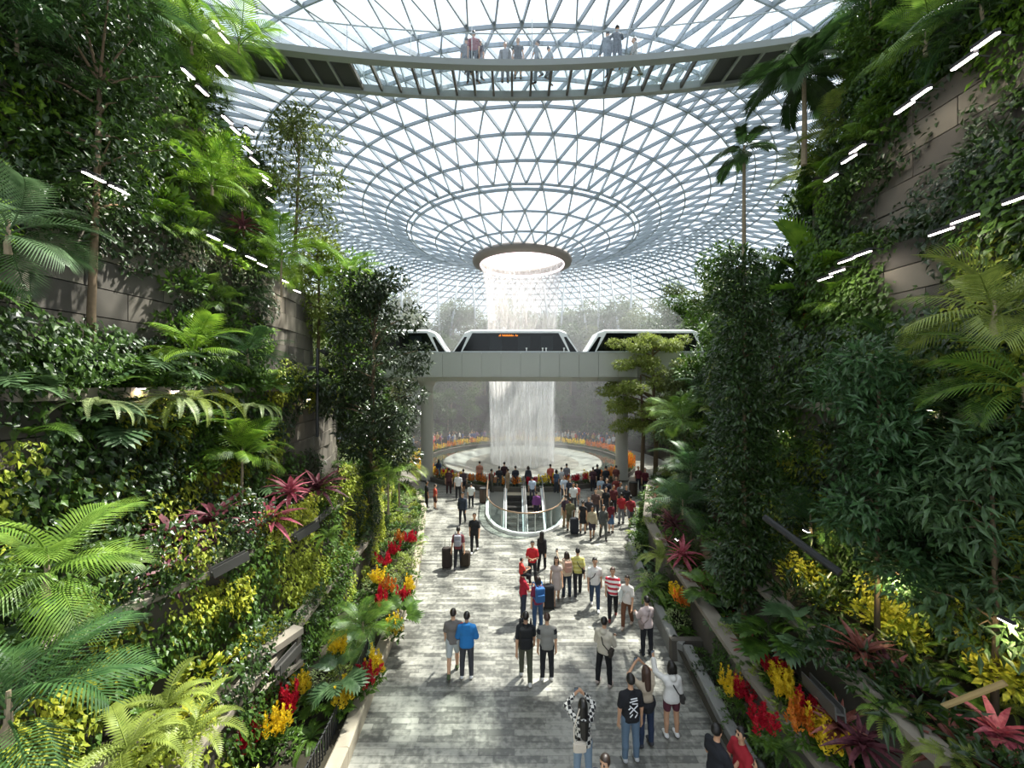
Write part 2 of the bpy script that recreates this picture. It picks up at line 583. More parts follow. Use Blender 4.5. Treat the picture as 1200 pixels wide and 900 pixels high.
o = MB().box(eR(10.7), eR(10.7) + .85, 10.62, 10.8, 0, .56).build('trim_3', M_CONC_D)
tag(o, 'dark end face of the kerb planter beside the pale pink shirt', 'kerb', kind='structure')
# ---- planted bank behind the basin
bk = MB()
prof = [(13.4, 0), (13.4, 0.9), (15.2, 1.4), (15.4, 2.8), (18.2, 3.4), (18.4, 5.2), (22, 6), (22.3, 8.0), (27, 8.8), (42, 9)]
bk.lathe(prof, 48, (AX.x, AX.y, 0), math.radians(-14), math.radians(194))
bank = bk.build('planted_bank', M_SOIL)
tag(bank, 'terraced earth bank behind the basin, carrying the far trees', 'bank', kind='structure')
def bank_z(r): return float(np.interp(r, [p[0] + 0.001 * i for i, p in enumerate(prof)], [p[1] for p in prof]))

# ================================================================== ROOF
RR = [4.5, 5.9, 8.0, 10.5, 12.2, 14.0, 15.8, 17.5]
PR = [4.0, 4.5, 5.9, 8.0, 10.5, 12.2, 14.0, 15.8, 17.5, 19.2, 21, 23, 26, 30, 34, 38, 42, 45]
PZ = [18.6, 18.9, 19.35, 20.05, 20.8, 21.4, 21.95, 22.3, 22.45, 22.35, 21.9, 21.1, 20.0, 18.0, 15.3, 11.8, 7.0, 0.5]
STRETCH = 2.3
def roof_pt(r, a):
    """a: azimuth in radians, 0 = +x; beyond r = 23 the roof runs further out towards the camera."""
    z = np.interp(r, PR, PZ)
    f = 0.5 - 0.5 * np.sin(a)
    rr = np.where(r > 21, 21 + (r - 21) * (1 + (STRETCH - 1) * np.clip(f * 1.6, 0, 1)), r)
    return np.stack([AX.x + rr * np.cos(a), AX.y + rr * np.sin(a), z], -1)
roof = empty('ceiling', (AX.x, AX.y, 0))
tag(roof, 'glass and steel gridshell roof funnelling down to the round opening', 'roof', kind='structure')
ro = -Vector((AX.x, AX.y, 0))
def sub(V): return V - np.array([AX.x, AX.y, 0])
ZONES = [(30, [4.5, 5.9, 8.0, 10.5], 0.09, 0.18), (60, [10.5, 12.2, 14.0, 15.8, 17.5], 0.075, 0.22),
         (120, [17.5, 18.6, 19.8, 21.0, 22.3, 23.7, 25.2, 26.8, 28.5, 30.3, 32.1, 33.9, 35.7, 37.5, 39.3, 41.1, 42.9, 44.8], 0.06, 0.22)]
M_FRAME = mat('roof_steel', '939da5', 0.45, 0.15)
UPN = np.array([0, 0, 1.0])
panes_list = []; ribs = []
for zi, (N, rings, bw, bh) in enumerate(ZONES):
    nodes = []
    for k, r in enumerate(rings):
        a = (np.arange(N) + 0.5 * (k % 2)) * 2 * PI / N - PI / 2
        nodes.append(roof_pt(np.full(N, float(r)), a))
    for k, r in enumerate(rings):
        if zi and k == 0:
            continue
        P = nodes[k]; Q = np.roll(P, -1, 0)
        V, Fc = bars(P, Q, np.tile(UPN, (N, 1)), bw * 1.1, bh * 0.8)
        if zi == 0 and k == 3:      # the doubled ring
            P2 = roof_pt(np.full(60, 10.1), np.arange(60) * 2 * PI / 60); P2[:, 2] -= 0.05
            V2, F2 = bars(P2, np.roll(P2, -1, 0), np.tile(UPN, (60, 1)), 0.1, 0.2)
            Fc = np.concatenate([Fc, F2 + len(V)]); V = np.concatenate([V, V2])
        obj('ring_beam', mk_mesh('ring_beam', sub(V), Fc, M_FRAME), roof)
    # spiral ribs both ways
    for hand in (0, 1):
        for i in range(N):
            pts = [nodes[0][i]]; j = i
            for k in range(1, len(rings)):
                if k % 2:       # to an odd ring: offset +0.5
                    j = j if hand else (j - 1) % N
                else:
                    j = (j + 1) % N if hand else j
                pts.append(nodes[k][j])
            ribs.append((zi, np.array(pts), bw, bh))
    for k in range(len(rings) - 1):
        for i in range(N):
            if k % 2 == 0:
                a, b, c, d = nodes[k][i], nodes[k][(i + 1) % N], nodes[k + 1][i], nodes[k + 1][(i - 1) % N]
            else:
                a, b, c, d = nodes[k][i], nodes[k][(i + 1) % N], nodes[k + 1][(i + 1) % N], nodes[k + 1][i]
            panes_list.append((zi, np.array([a, b, c]))); panes_list.append((zi, np.array([a, c, d])))
def rib_arrays(items):
    Vs = []; Fs = []; n = 0
    for zi, pts, bw, bh in items:
        V, Fc = bars(pts[:-1], pts[1:], np.tile(UPN, (len(pts) - 1, 1)), bw, bh)
        Vs.append(V); Fs.append(Fc + n); n += len(V)
    return sub(np.concatenate(Vs)), np.concatenate(Fs)
ribs.sort(key=lambda t: (t[0] == 2, t[1][len(t[1]) // 2][1]))
for it in ribs[:290]:
    obj('rib', mk_mesh('rib', *rib_arrays([it]), M_FRAME), roof)
o = obj('ribs', mk_mesh('ribs', *rib_arrays(ribs[290:]), M_FRAME), roof); o['kind'] = 'stuff'
def pane_arrays(items):
    T = np.stack([t for _, t in items]); n = len(T)
    c = T.mean(1, keepdims=True)
    T = c + (T - c) * 0.97
    up = np.array([0, 0, 0.1]); th = np.array([0, 0, 0.018])
    V = np.concatenate([T + up, T + up + th], 1).reshape(-1, 3)
    base = np.array([[0, 2, 1, -1], [3, 4, 5, -1], [0, 1, 4, 3], [1, 2, 5, 4], [2, 0, 3, 5]])
    Fc = []
    for i in range(n):
        for b in base:
            Fc.append([int(x) + 6 * i for x in b if x >= 0])
    return sub(V), Fc
def pane_key(t):
    c = t[1].mean(0)
    if c[1] < 2: return 1e9
    u = 600 + F * c[0] / c[1]; v = 446 - F * (c[2] - CAMH) / c[1]
    if not (280 < u < 960 and -20 < v < 440): return 1e8
    return c[1]
panes_list.sort(key=pane_key)
for it in panes_list[:300]:
    obj('pane', mk_mesh('pane', *pane_arrays([it]), M_PANE), roof)
o = obj('panes', mk_mesh('panes', *pane_arrays(panes_list[300:]), M_PANE), roof); o['kind'] = 'stuff'
# the round opening's collar
M_COLLAR = mat('collar_metal', '77706a', 0.5, 0.2)
MB().lathe([(3.95, 18.35), (4.55, 18.45), (4.65, 18.75), (4.5, 19.05), (4.0, 19.15), (3.9, 18.8), (3.95, 18.35)], 64).build('collar', M_COLLAR, roof, smooth=True)
MB().lathe([(3.86, 18.3), (3.92, 18.3), (3.92, 18.5), (3.86, 18.5), (3.86, 18.3)], 64).build('collar_light', mat('collar_led', 'fff0f2', 0.5, emit='ffe9ee', estr=2.5), roof)

# slanted roof struts behind the basin
strut_pts = []
for i, (a, r0) in enumerate(((118, 24), (104, 24), (76, 24), (62, 24), (50, 24), (132, 24))):
    aa = math.radians(a)
    b = Vector((AX.x + r0 * math.cos(aa), AX.y + r0 * math.sin(aa), 6.0))
    root = empty('roof_strut', b)
    tag(root, 'white slanted strut pair holding the roof above the far trees', 'column', 'slanted roof struts behind the waterfall', 'structure')
    for dsg in (-1, 1):
        a2 = aa + dsg * 0.07
        t = roof_pt(np.array(21.5), np.array(a2))
        MB().tube([(0, 0, 0), tuple(Vector(t) - b)], [0.22, 0.14], 8).build('arm', M_STEEL_L, root, smooth=True)
    MB().lathe([(0.3, 0), (0.3, 0.15), (0.24, 0.3), (0, 0.32)], 12).build('foot', M_STEEL_L, root)

# building block that closes the valley behind the camera is out of view: nothing there
# ================================================================== BASIN AND WATERFALL
def watermat(name, fac_lo, fac_hi, sx, sz, glow=0.0, col=(0.95, 0.96, 0.97)):
    m = bpy.data.materials.new(name)
    m.use_nodes = True
    n = m.node_tree
    n.nodes.remove(n.nodes['Principled BSDF'])
    out = n.nodes['Material Output']
    tc = n.nodes.new('ShaderNodeTexCoord')
    vm = n.nodes.new('ShaderNodeVectorMath'); vm.operation = 'MULTIPLY'; vm.inputs[1].default_value = (sx, sx, sz)
    n.links.new(tc.outputs['Object'], vm.inputs[0])
    tx = n.nodes.new('ShaderNodeTexNoise'); tx.inputs['Scale'].default_value = 1; tx.inputs['Detail'].default_value = 5
    n.links.new(vm.outputs[0], tx.inputs['Vector'])
    mr = n.nodes.new('ShaderNodeMapRange')
    mr.inputs[1].default_value = 0.38; mr.inputs[2].default_value = 0.68
    mr.inputs[3].default_value = fac_lo; mr.inputs[4].default_value = fac_hi
    n.links.new(tx.outputs[0], mr.inputs[0])
    t = n.nodes.new('ShaderNodeBsdfTransparent')
    d = n.nodes.new('ShaderNodeBsdfDiffuse'); d.inputs[0].default_value = col + (1,)
    l = n.nodes.new('ShaderNodeBsdfTranslucent'); l.inputs[0].default_value = col + (1,)
    m1 = n.nodes.new('ShaderNodeMixShader'); m1.inputs[0].default_value = 0.55
    n.links.new(d.outputs[0], m1.inputs[1]); n.links.new(l.outputs[0], m1.inputs[2])
    m2 = n.nodes.new('ShaderNodeMixShader')
    n.links.new(mr.outputs[0], m2.inputs[0])
    n.links.new(t.outputs[0], m2.inputs[1]); n.links.new(m1.outputs[0], m2.inputs[2])
    n.links.new(m2.outputs[0], out.inputs[0])
    return m
M_SHEET = watermat('falling_water_sheet', 0.03, 0.26, 2.6, 0.12)
M_SHEET_U = watermat('falling_water_veil', 0.09, 0.38, 3.5, 0.5, col=(0.86, 0.8, 0.79))  # the pink of the light on the fall is put into the water colour
M_DROPS = watermat('falling_water_streaks', 0.08, 0.36, 5.0, 0.6)
fall = empty('waterfall', (AX.x, AX.y, 0))
tag(fall, 'white indoor waterfall dropping from the round roof opening into the basin', 'waterfall')
FZ = np.array([18.4, 17.6, 16.5, 15, 13, 11, 9, 6, 3, 0.0, -0.6])
FR = np.array([3.78, 3.6, 3.45, 3.32, 3.2, 3.12, 3.05, 2.95, 2.88, 2.82, 2.8])
MB().lathe([(float(r), float(z)) for r, z in zip(FR[5:], FZ[5:])], 64).build('water_sheet', M_SHEET, fall, smooth=True)
MB().lathe([(float(r), float(z)) for r, z in zip(FR[:6], FZ[:6])], 64).build('water_veil', M_SHEET_U, fall, smooth=True)
def streaks(n, zlo, zhi, lmin, lmax, wlo, whi):
    V = []; Fc = []
    for i in range(n):
        a = rng.random() * 2 * PI
        jr = 1 + rng.normal() * 0.02
        z1 = zlo + (zhi - zlo) * rng.random(); ln = lmin + (lmax - lmin) * rng.random()
        z0 = max(z1 - ln, -0.5)
        wd = wlo + (whi - wlo) * rng.random() ** 2
        ca, sa = math.cos(a), math.sin(a)
        k = len(V)
        for z, ww in ((z1, wd * 0.3), ((z0 + z1) / 2, wd), (z0, wd * 0.4)):
            r = float(np.interp(-z, -FZ, FR)) * jr
            for da, dr in ((-1, 0), (1, 0), (0, 1)):
                V.append(((r + dr * ww) * ca - da * ww * sa, (r + dr * ww) * sa + da * ww * ca, z))
        for q in (0, 3):
            for e in range(3):
                e2 = (e + 1) % 3
                Fc.append((k + q + e, k + q + e2, k + q + 3 + e2, k + q + 3 + e))
    return V, Fc
V, Fc = streaks(2400, 9, 18.4, 0.25, 0.9, 0.008, 0.03)
o = obj('water_drops', mk_mesh('water_drops', V, Fc, M_DROPS), fall); o['kind'] = 'stuff'
for k_, rs in enumerate((.93, 1.05)):
    MB().lathe([(float(r) * rs, float(z)) for r, z in zip(FR[5:], FZ[5:])], 64).build('water_sheet', M_SHEET, fall, smooth=True, rot=(0, 0, 1.0 + k_))
V, Fc = streaks(420, 0.6, 11, 3.0, 8.5, 0.015, 0.07)
o = obj('water_streaks', mk_mesh('water_streaks', V, Fc, M_DROPS), fall); o['kind'] = 'stuff'

basin = empty('basin', (AX.x, AX.y, 0))
tag(basin, 'round basin with a clear funnel bowl under the waterfall, ringed by dark water', 'basin', kind='structure')
M_BOWL = mat('wet_bowl', '9a9e98', 0.18, 0.0, 0.8, noise=0.12, nscale=1.2)
M_POOL = mat('dark_pool_water', '39403a', 0.06, 0.0, 0.9)
MB().lathe([(0.0, -0.9), (1.5, -0.75), (3.0, -0.42), (5, -0.05), (6.6, 0.2), (7.15, 0.3), (7.3, 0.24), (7.3, 0.0)], 72).build('bowl', M_BOWL, basin, smooth=True)
MB().lathe([(7.3, 0.12), (9.1, 0.12)], 72).build('pool_water', M_POOL, basin)
MB().lathe([(9.1, 0), (9.1, 0.32), (9.25, 0.36), (9.3, 0.3), (9.3, 0.12), (10.0, 0.12), (10.0, 0.3), (10.05, 0.36), (10.15, 0.32), (10.15, 0.0)], 72).build('flower_trough', M_CONC_D, basin)
MB().lathe([(9.3, 0.26), (10.0, 0.26)], 72).build('soil_bed', M_SOIL, basin)

# drifting spray round the foot of the fall
mist_m = bpy.data.materials.new('spray_mist')
mist_m.use_nodes = True
n = mist_m.node_tree
n.nodes.remove(n.nodes['Principled BSDF'])
vs = n.nodes.new('ShaderNodeVolumeScatter')
vs.inputs['Color'].default_value = (0.96, 0.97, 1.0, 1)
vs.inputs['Density'].default_value = 0.015
vs.inputs['Anisotropy'].default_value = 0.3
n.links.new(vs.outputs[0], n.nodes['Material Output'].inputs['Volume'])
mo = MB().lathe([(0.01, 0.03), (17, 0.03), (20, 4), (19, 14), (13, 19.5), (6, 18), (0.01, 18)], 32).build('mist', mist_m, loc=(AX.x, AX.y + 12.5, 0))
tag(mo, 'fine white spray hanging in the air around the waterfall', 'mist', kind='stuff')

spray_m = mist_m.copy(); spray_m.name = 'dense_spray'
spray_m.node_tree.nodes['Volume Scatter'].inputs['Density'].default_value = 0.07
so2 = MB().lathe([(0.01, -0.3), (3.6, 0.0), (4.6, 0.8), (4.0, 2.0), (3.3, 4.5), (2.0, 6.0), (0.01, 6.5)], 28).build('spray', spray_m, loc=(AX.x, AX.y, 0))
tag(so2, 'thick white spray where the waterfall hits the bowl', 'mist', kind='stuff')

# ================================================================== TRAIN VIADUCT
BY = 28.6                       # near face of the viaduct
ZT, ZB = 9.65, 7.75
via = empty('viaduct', (0, BY, 0))
tag(via, 'pale grey panelled train viaduct crossing in front of the waterfall', 'bridge', kind='structure')
M_VIA = mat('viaduct_panel', 'b0b1a8', 0.5, 0.1, noise=0.04)
M_VIA_D = mat('viaduct_soffit', 'a2a39c', 0.6)
MB().add([(x, yy, zz) for x in (-26, 26) for yy, zz in ((0.06, ZT - 0.1), (0.06, ZB + 0.12), (0.5, ZB - 0.18), (3.2, ZB - 0.18), (3.7, ZB + 0.1), (3.7, ZT - 0.1), (3.4, ZT - 0.1), (3.4, ZT - 0.9), (0.3, ZT - 0.9), (0.3, ZT - 0.1))],
         [tuple(range(10)), tuple(range(19, 9, -1))] + [(i, (i + 1) % 10, 10 + (i + 1) % 10, 10 + i) for i in range(10)]).build('deck', M_VIA_D, via)
pm = MB().box(0.012, 1.41, -0.02, 0.06, ZB + 0.12, ZT).mesh('parapet_panel', M_VIA)
pm2 = MB().add([(x, yy, zz) for x in (0.012, 1.41) for yy, zz in ((-0.02, ZB + 0.1), (0.42, ZB - 0.21), (0.46, ZB - 0.17), (0.03, ZB + 0.13))],
               [(0, 1, 2, 3), (7, 6, 5, 4), (0, 4, 5, 1), (1, 5, 6, 2), (2, 6, 7, 3), (3, 7, 4, 0)]).mesh('soffit_panel', M_VIA)
for i in range(-14, 15):
    obj('parapet_panel', pm, via, loc=(i * 1.422 + 0.62, 0, 0))
    obj('soffit_panel', pm2, via, loc=(i * 1.422 + 0.62, 0, 0))
MB().box(-22, 22, -0.05, 0.1, ZT, ZT + 0.05).build('parapet_cap', M_STEEL_L, via)
for u in (617, 636, 640, 661):
    p = at(u, 412, BY)
    o = empty('parapet_marker', (p.x, BY + 0.05, ZT + 0.05))
    tag(o, 'small pale marker post on the viaduct parapet, %s' % {617: 'alone below the middle of the train', 636: 'first of a close pair', 640: 'second of a close pair', 661: 'near the train nose'}[u], 'post')
    MB().box(-0.035, 0.035, -0.03, 0.03, 0, 0.2).build('stem', M_WHITE, o)
    MB().box(-0.06, 0.06, -0.045, 0.045, 0.2, 0.3).build('head', M_WHITE, o)
for nm, u, lab in (('pillar', 497, 'grey concrete viaduct pillar beside the dark leafy tree'), ('pillar', 733, 'grey concrete viaduct pillar by the flower trough and litter bin')):
    x = (u - 600) / F * 28.9
    rt = empty(nm, (x, 28.9 + 1.0, 0)); tag(rt, lab, 'pillar', kind='structure')
    mb = MB(); mb.lathe([(0.46, 0), (0.46, ZB - 0.7), (0.6, ZB - 0.35), (0.8, ZB - 0.19)], 28); mb.build('shaft', mat('pillar_concrete', 'b4b1a6', 0.7, noise=0.06, nscale=2), rt, smooth=True)
    MB().lathe([(0.52, 0), (0.52, 0.1), (0.47, 0.12)], 28).build('base_collar', M_CONC_D, rt)

# ---- train cars
M_TRAIN = mat('train_white', 'eceeec', 0.3, 0.05)
M_TGLASS = mat('train_window', '0d1012', 0.15, 0.0, 0.4)
M_LED = mat('orange_led', 'd07a20', 0.5, emit='ff8a1c', estr=1.6)
def train_car(x0, L, label):
    root = empty('train_car', (x0, BY + 1.9, ZT - 0.85))
    tag(root, label, 'train', 'train cars on the viaduct')
    W, H = 1.25, 2.5
    # body profile along x: sloped noses at both ends, extruded across y with a rounded roof
    nose = 1.35
    side = [(0, 0.35), (0.06, 0.9), (nose * 0.72, H - 0.2), (nose + 0.1, H), (L - nose - 0.1, H), (L - nose * 0.72, H - 0.2), (L - 0.06, 0.9), (L, 0.35), (L - 0.1, 0), (0.1, 0)]
    mb = MB(); k = len(side)
    rows = [(-W, 0.0, 0.0), (-W + 0.02, 0.0, 0.0), (-W + 0.35, 0.05, 0.14), (W - 0.35, 0.05, 0.14), (W - 0.02, 0, 0), (W, 0, 0)]
    V = []
    for yy, xi, up in rows:
        for (x, z) in side:
            V.append((x, yy, z + (up if z > H * 0.85 else 0)))
    Fc = [tuple(range(k - 1, -1, -1)), tuple(5 * k + i for i in range(k))]
    for q in range(5):
        Fc += [(q * k + i, q * k + (i + 1) % k, (q + 1) * k + (i + 1) % k, (q + 1) * k + i) for i in range(k)]
    mb.add(V, Fc); mb.build('body', M_TRAIN, root)
    for sg in (-1, 1):
        g = MB(); yy = sg * (W + 0.012)
        zz0, zz1 = 1.0, H - 0.16
        p = [(nose * 0.62, zz0), (nose + 0.22, zz1), (L - nose - 0.22, zz1), (L - nose * 0.62, zz0)]
        g.add([(x, yy - 0.012, z) for x, z in p] + [(x, yy + 0.012, z) for x, z in p], [(0, 1, 2, 3), (7, 6, 5, 4)] + [(i, (i + 1) % 4, 4 + (i + 1) % 4, 4 + i) for i in range(4)])
        win = g.build('window_band', M_TGLASS, root)
        for xa in (L * 0.3, L * 0.52, L * 0.7):
            MB().box(xa, xa + 0.9, yy - 0.02, yy + 0.02, zz0 + 0.05, zz1 - 0.22).build('door_pane', mat('train_door_glass', '1d2224', 0.15, 0, 0.4), win)
        # triangular nose windows
        for fl in (0, 1):
            t = [(0.2, 0.95), (nose * 0.52, 0.95), (nose * 0.86, H - 0.45), (nose * 0.72, H - 0.45)]
            t = [(x if not fl else L - x, z) for x, z in t]
            g = MB(); g.add([(x, yy - 0.012, z) for x, z in t] + [(x, yy + 0.012, z) for x, z in t], [(0, 1, 2, 3), (7, 6, 5, 4)] + [(i, (i + 1) % 4, 4 + (i + 1) % 4, 4 + i) for i in range(4)])
            g.build('nose_window', M_TGLASS, root)
    sgn = MB()
    for i in range(26 if 'waterfall' in label else 0):
        if i in (3, 4, 20, 22): continue
        hgt = 0.05 + 0.05 * ((i * 7) % 3)
        sgn.box(L * 0.37 + i * 0.055, L * 0.37 + i * 0.055 + 0.04, -W - 0.045, -W - 0.025, H - 0.4, H - 0.4 + hgt)
    if sgn.F: sgn.build('led_display', M_LED, root)
    MB().box(0.6, L - 0.6, -W + 0.3, W - 0.3, -0.25, 0.0).build('underframe', M_BLACK, root)
    return root
k = (BY + 0.65) / F
train_car((529 - 600) * k, 150 * k, 'white train car with a dark window band in front of the waterfall')
train_car((686 - 600) * k, 150 * k, 'white train car half hidden by the pale spreading tree')
train_car((375 - 600) * k, 150 * k, 'white train car nose showing past the dark leafy tree')

# ================================================================== ESCALATOR WELL
well = empty('escalator_well', (0, 0, 0))
tag(well, 'white rimmed oval escalator opening with glass balustrade in the path', 'opening', kind='structure')
mb = MB(); nW = len(WELL)
V = [(x, y, z) for z in (-0.01, -4.2) for x, y in WELL]
mb.add(V, [(i, i + 1, nW + i + 1, nW + i) for i in range(nW - 1)] + [(nW - 1, 0, nW, 2 * nW - 1)]); mb.build('shaft_wall', mat('shaft_white', 'd8d8d2', 0.5), well)
MB().prism(WELL, -4.3, -4.2).build('lower_floor', mat('lower_floor', '75644f', 0.6), well)
mb = MB(); strip_wall(mb, WELL, -0.16, -0.35, 0.14); mb.build('rim', M_WHITE, well)
mid = offset_line(WELL, -0.08)
gp = [Vector((x, y, 0)) for x, y in mid]
for a, b in zip(gp, gp[1:]):
    d = (b - a).normalized() * 0.02
    MB().bar(a + d + Vector((0, 0, 0.62)), b - d + Vector((0, 0, 0.62)), 0.02, 0.9).build('balustrade_pane', glassmat('balustrade_glass', (0.86, 0.93, 0.92), 0.1), well)
for p in gp[::2]:
    MB().tube([p + Vector((0, 0, 0.1)), p + Vector((0, 0, 1.08))], 0.022, 6).build('baluster', M_CHROME, well)
MB().tube([p + Vector((0, 0, 1.1)) for p in gp], 0.04, 8).build('handrail', mat('rail_bronze', 'a48a72', 0.3, 0.6), well, smooth=True)
M_STEP = mat('escalator_step', '34322f', 0.6, 0.4)
M_ESC = mat('escalator_skirt', 'ecece8', 0.35, 0.0)
step_me = MB().box(-0.5, 0.5, -0.4, 0, -0.2, 0).mesh('step', M_STEP)
for xc, lab in ((0.15, 'escalator with dark steps on the side nearer the suitcase walker'), (1.42, 'escalator with dark steps carrying the purple coated rider')):
    e = empty('escalator', (xc, 26.0, 0))
    tag(e, lab, 'escalator', 'escalators in the oval opening')
    for s in range(17):
        obj('step', step_me, e, loc=(0, -0.3 * 0 - 0.4 * s, -0.205 * s))
    MB().box(-0.5, 0.5, 0.0, 1.5, -0.12, 0.012).build('landing_plate', mat('landing_cream', 'c9bda4', 0.5), e)
    for sg in (-1, 1):
        x = sg * 0.58
        prof_ = [(1.3, 0), (1.3, 0.3), (0, 0.3), (-6.6, -3.1), (-6.6, -3.6), (0, -0.25)]
        m_ = MB(); m_.add([(x - 0.1, a, b) for a, b in prof_] + [(x + 0.1, a, b) for a, b in prof_],
                          [tuple(range(6)), tuple(range(11, 5, -1))] + [(i, (i + 1) % 6, 6 + (i + 1) % 6, 6 + i) for i in range(6)])
        m_.build('skirt', M_ESC, e)
        g_ = [(1.4, 0.3), (1.4, 0.9), (0, 0.92), (-6.6, -2.48), (-6.6, -3.1), (0, 0.3)]
        m_ = MB(); m_.add([(x - 0.01, a, b) for a, b in g_] + [(x + 0.01, a, b) for a, b in g_],
                          [tuple(range(6)), tuple(range(11, 5, -1))] + [(i, (i + 1) % 6, 6 + (i + 1) % 6, 6 + i) for i in range(6)])
        m_.build('balustrade_pane', M_GLASS, e)
        MB().tube([(x, 1.2, 0.25), (x, 1.5, 0.45), (x, 1.55, 0.7), (x, 1.4, 0.92), (x, 0, 0.95), (x, -6.6, -2.45)], 0.045, 6).build('handrail', mat('rubber_rail', '555350', 0.5), e, smooth=True)

# ================================================================== CANOPY BRIDGE
def bridge_line(off):
    pts = []
    for i in range(-15, 16):
        x = i * 0.78
        c = 0.010 * x * x
        pts.append(Vector((x, 15.25 - c + off * 1.0, 19.85)))
    return pts
BRN, BRF = bridge_line(0), bridge_line(1.65)
bridge = empty('glass_bridge', (0, 15.25, 19.85))
tag(bridge, 'curved steel footbridge with a glass floor hung high under the roof', 'bridge', kind='structure')
bo = Vector((0, 15.25, 19.85))
M_BR = mat('bridge_steel', '8a8f8c', 0.45, 0.2)
for nm, L_, hh, ww in (('edge_beam', BRN, 0.24, 0.3), ('edge_beam', BRF, 0.3, 0.22)):
    mb = MB()
    P = [np.array(p - bo) for p in L_]
    V, Fc = bars(P[:-1], P[1:], np.tile(UPN, (len(P) - 1, 1)), ww, hh)
    mb.add(V, Fc.tolist()); mb.build(nm, M_BR, bridge)
M_DPAN = mat('bridge_dark_panel', '2b2d2e', 0.6)
M_BGLASS = glassmat('bridge_glass', (0.93, 0.96, 0.95), 0.06)
for i in range(30):
    a, b, c, d = BRN[i] - bo, BRN[i + 1] - bo, BRF[i + 1] - bo, BRF[i] - bo
    xm = BRN[i].x
    dark = xm < -6.4 or xm > 7.7
    q = [a, b, c, d]; cen = sum(q, Vector()) / 4
    q = [cen + (p - cen) * 0.985 for p in q]
    MB().add([tuple(p + Vector((0, 0, z))) for z in (-0.02, 0.03) for p in q], [(3, 2, 1, 0), (4, 5, 6, 7)] + [(j, (j + 1) % 4, 4 + (j + 1) % 4, 4 + j) for j in range(4)]).build('floor_panel', M_DPAN if dark else M_BGLASS, bridge)
    if 0 < i:
        MB().bar(a, d, 0.09, 0.2).build('cross_beam', M_BR if dark else mat('bridge_joist', '4e4a45', 0.5), bridge)
    for L2, s in ((BRN, 0), (BRF, 1)):
        p, p2 = L2[i] - bo, L2[i + 1] - bo
        up = Vector((0, 0, 0.67))
        MB().bar(p + up, p2 + up, 0.015, 1.05).build('guard_pane', glassmat('guard_glass', (0.95, 0.97, 0.98), 0.05), bridge)
for L2 in (BRN, BRF):
    MB().tube([p - bo + Vector((0, 0, 1.22)) for p in L2], 0.025, 6).build('handrail', M_STEEL_L, bridge)
for i in range(1, 30, 3):
    for L2 in (BRN, BRF):
        p = L2[i]
        rr_ = math.hypot(p.x - AX.x, p.y - AX.y)
        top = float(np.interp(rr_, PR, PZ))
        if top > p.z + 0.3:
            MB().tube([p - bo, (p.x - bo.x, p.y - bo.y, top - bo.z)], 0.014, 5).build('hanger', M_STEEL_L, bridge)

# ---- litter bins
for u, v, lab in ((567, 589, 'brown litter bin standing alone near the escalator rail'), (742, 581, 'brown litter bin at the foot of the viaduct pillar')):
    p = atz(u, v, 0)
    b = empty('litter_bin', p); tag(b, lab, 'bin')
    mw = mat('bin_brown', '4a3b30', 0.6)
    MB().prism([(0.24 * math.cos(a) * (1.15 if abs(math.cos(a)) > .5 else 1), 0.2 * math.sin(a)) for a in np.linspace(0, 2 * PI, 13)[:-1]], 0.05, 0.85).build('body', mw, b)
    MB().prism([(0.27 * math.cos(a), 0.22 * math.sin(a)) for a in np.linspace(0, 2 * PI, 13)[:-1]], 0.85, 0.92).build('lid', M_BLACK, b)
    MB().prism([(0.2 * math.cos(a), 0.17 * math.sin(a)) for a in np.linspace(0, 2 * PI, 13)[:-1]], 0, 0.05).build('base', M_BLACK, b)

# ---- steel channel beams that stick out of the left terrace, and their frame
M_CHAN = mat('dark_channel_steel', '4c4b48', 0.55, 0.2)
def channel(a, b, lab, w=0.12, h=0.2):
    m_ = MB(); a = Vector(a); b = Vector(b); o0 = a.copy()
    e = empty('channel_beam', o0); tag(e, lab, 'beam', 'dark steel beams on the planter walls')
    MB().bar((0, 0, 0), b - a, w, 0.025).build('web', M_CHAN, e)
    up = Vector((0, 0, h / 2 - 0.01))
    d = (b - a).normalized(); s = d.cross(Vector((0, 0, 1))).normalized() * (w / 2)
    for k in (-1, 1):
        MB().bar(s * k, b - a + s * k, 0.02, h).build('flange', M_CHAN, e)
for (p, q, lab) in (
        ((105, 738, 6.2), (140, 716, 6.6), 'short dark steel beam among the dark near palm leaves'),
        ((248, 672, 8.0), (290, 650, 8.6), 'long dark steel beam above the bright yellow climbers'),
        ((346, 630, 10.0), (372, 614, 10.6), 'dark steel beam beside the pink cordyline'),
        ((372, 608, 11.2), (386, 596, 11.9), 'short dark steel beam farthest up the sunny terrace'),
        ((325, 786, 7.9), (350, 758, 8.6), 'steel beam on the open concrete planter frame'),
        ((985, 838, 5.9), (945, 795, 6.9), 'wide dark steel beam at the shaded planter edge')):
    channel(at(*p), at(*q), lab)
# diagonal pipe on the shaded wall
o = MB().tube([at(896, 606, 8.2), at(985, 672, 6.9)], 0.07, 8).build('drain_pipe', M_BLACK)
tag(o, 'black pipe slanting down among the shaded bushes', 'pipe')
o = MB().tube([at(1105, 828, 5.4), at(1178, 800, 5.0)], 0.035, 8).build('bamboo_stake', mat('bamboo', 'a48c5e', 0.7))
tag(o, 'pale wooden stake propping a tree on the shaded terrace', 'stake')
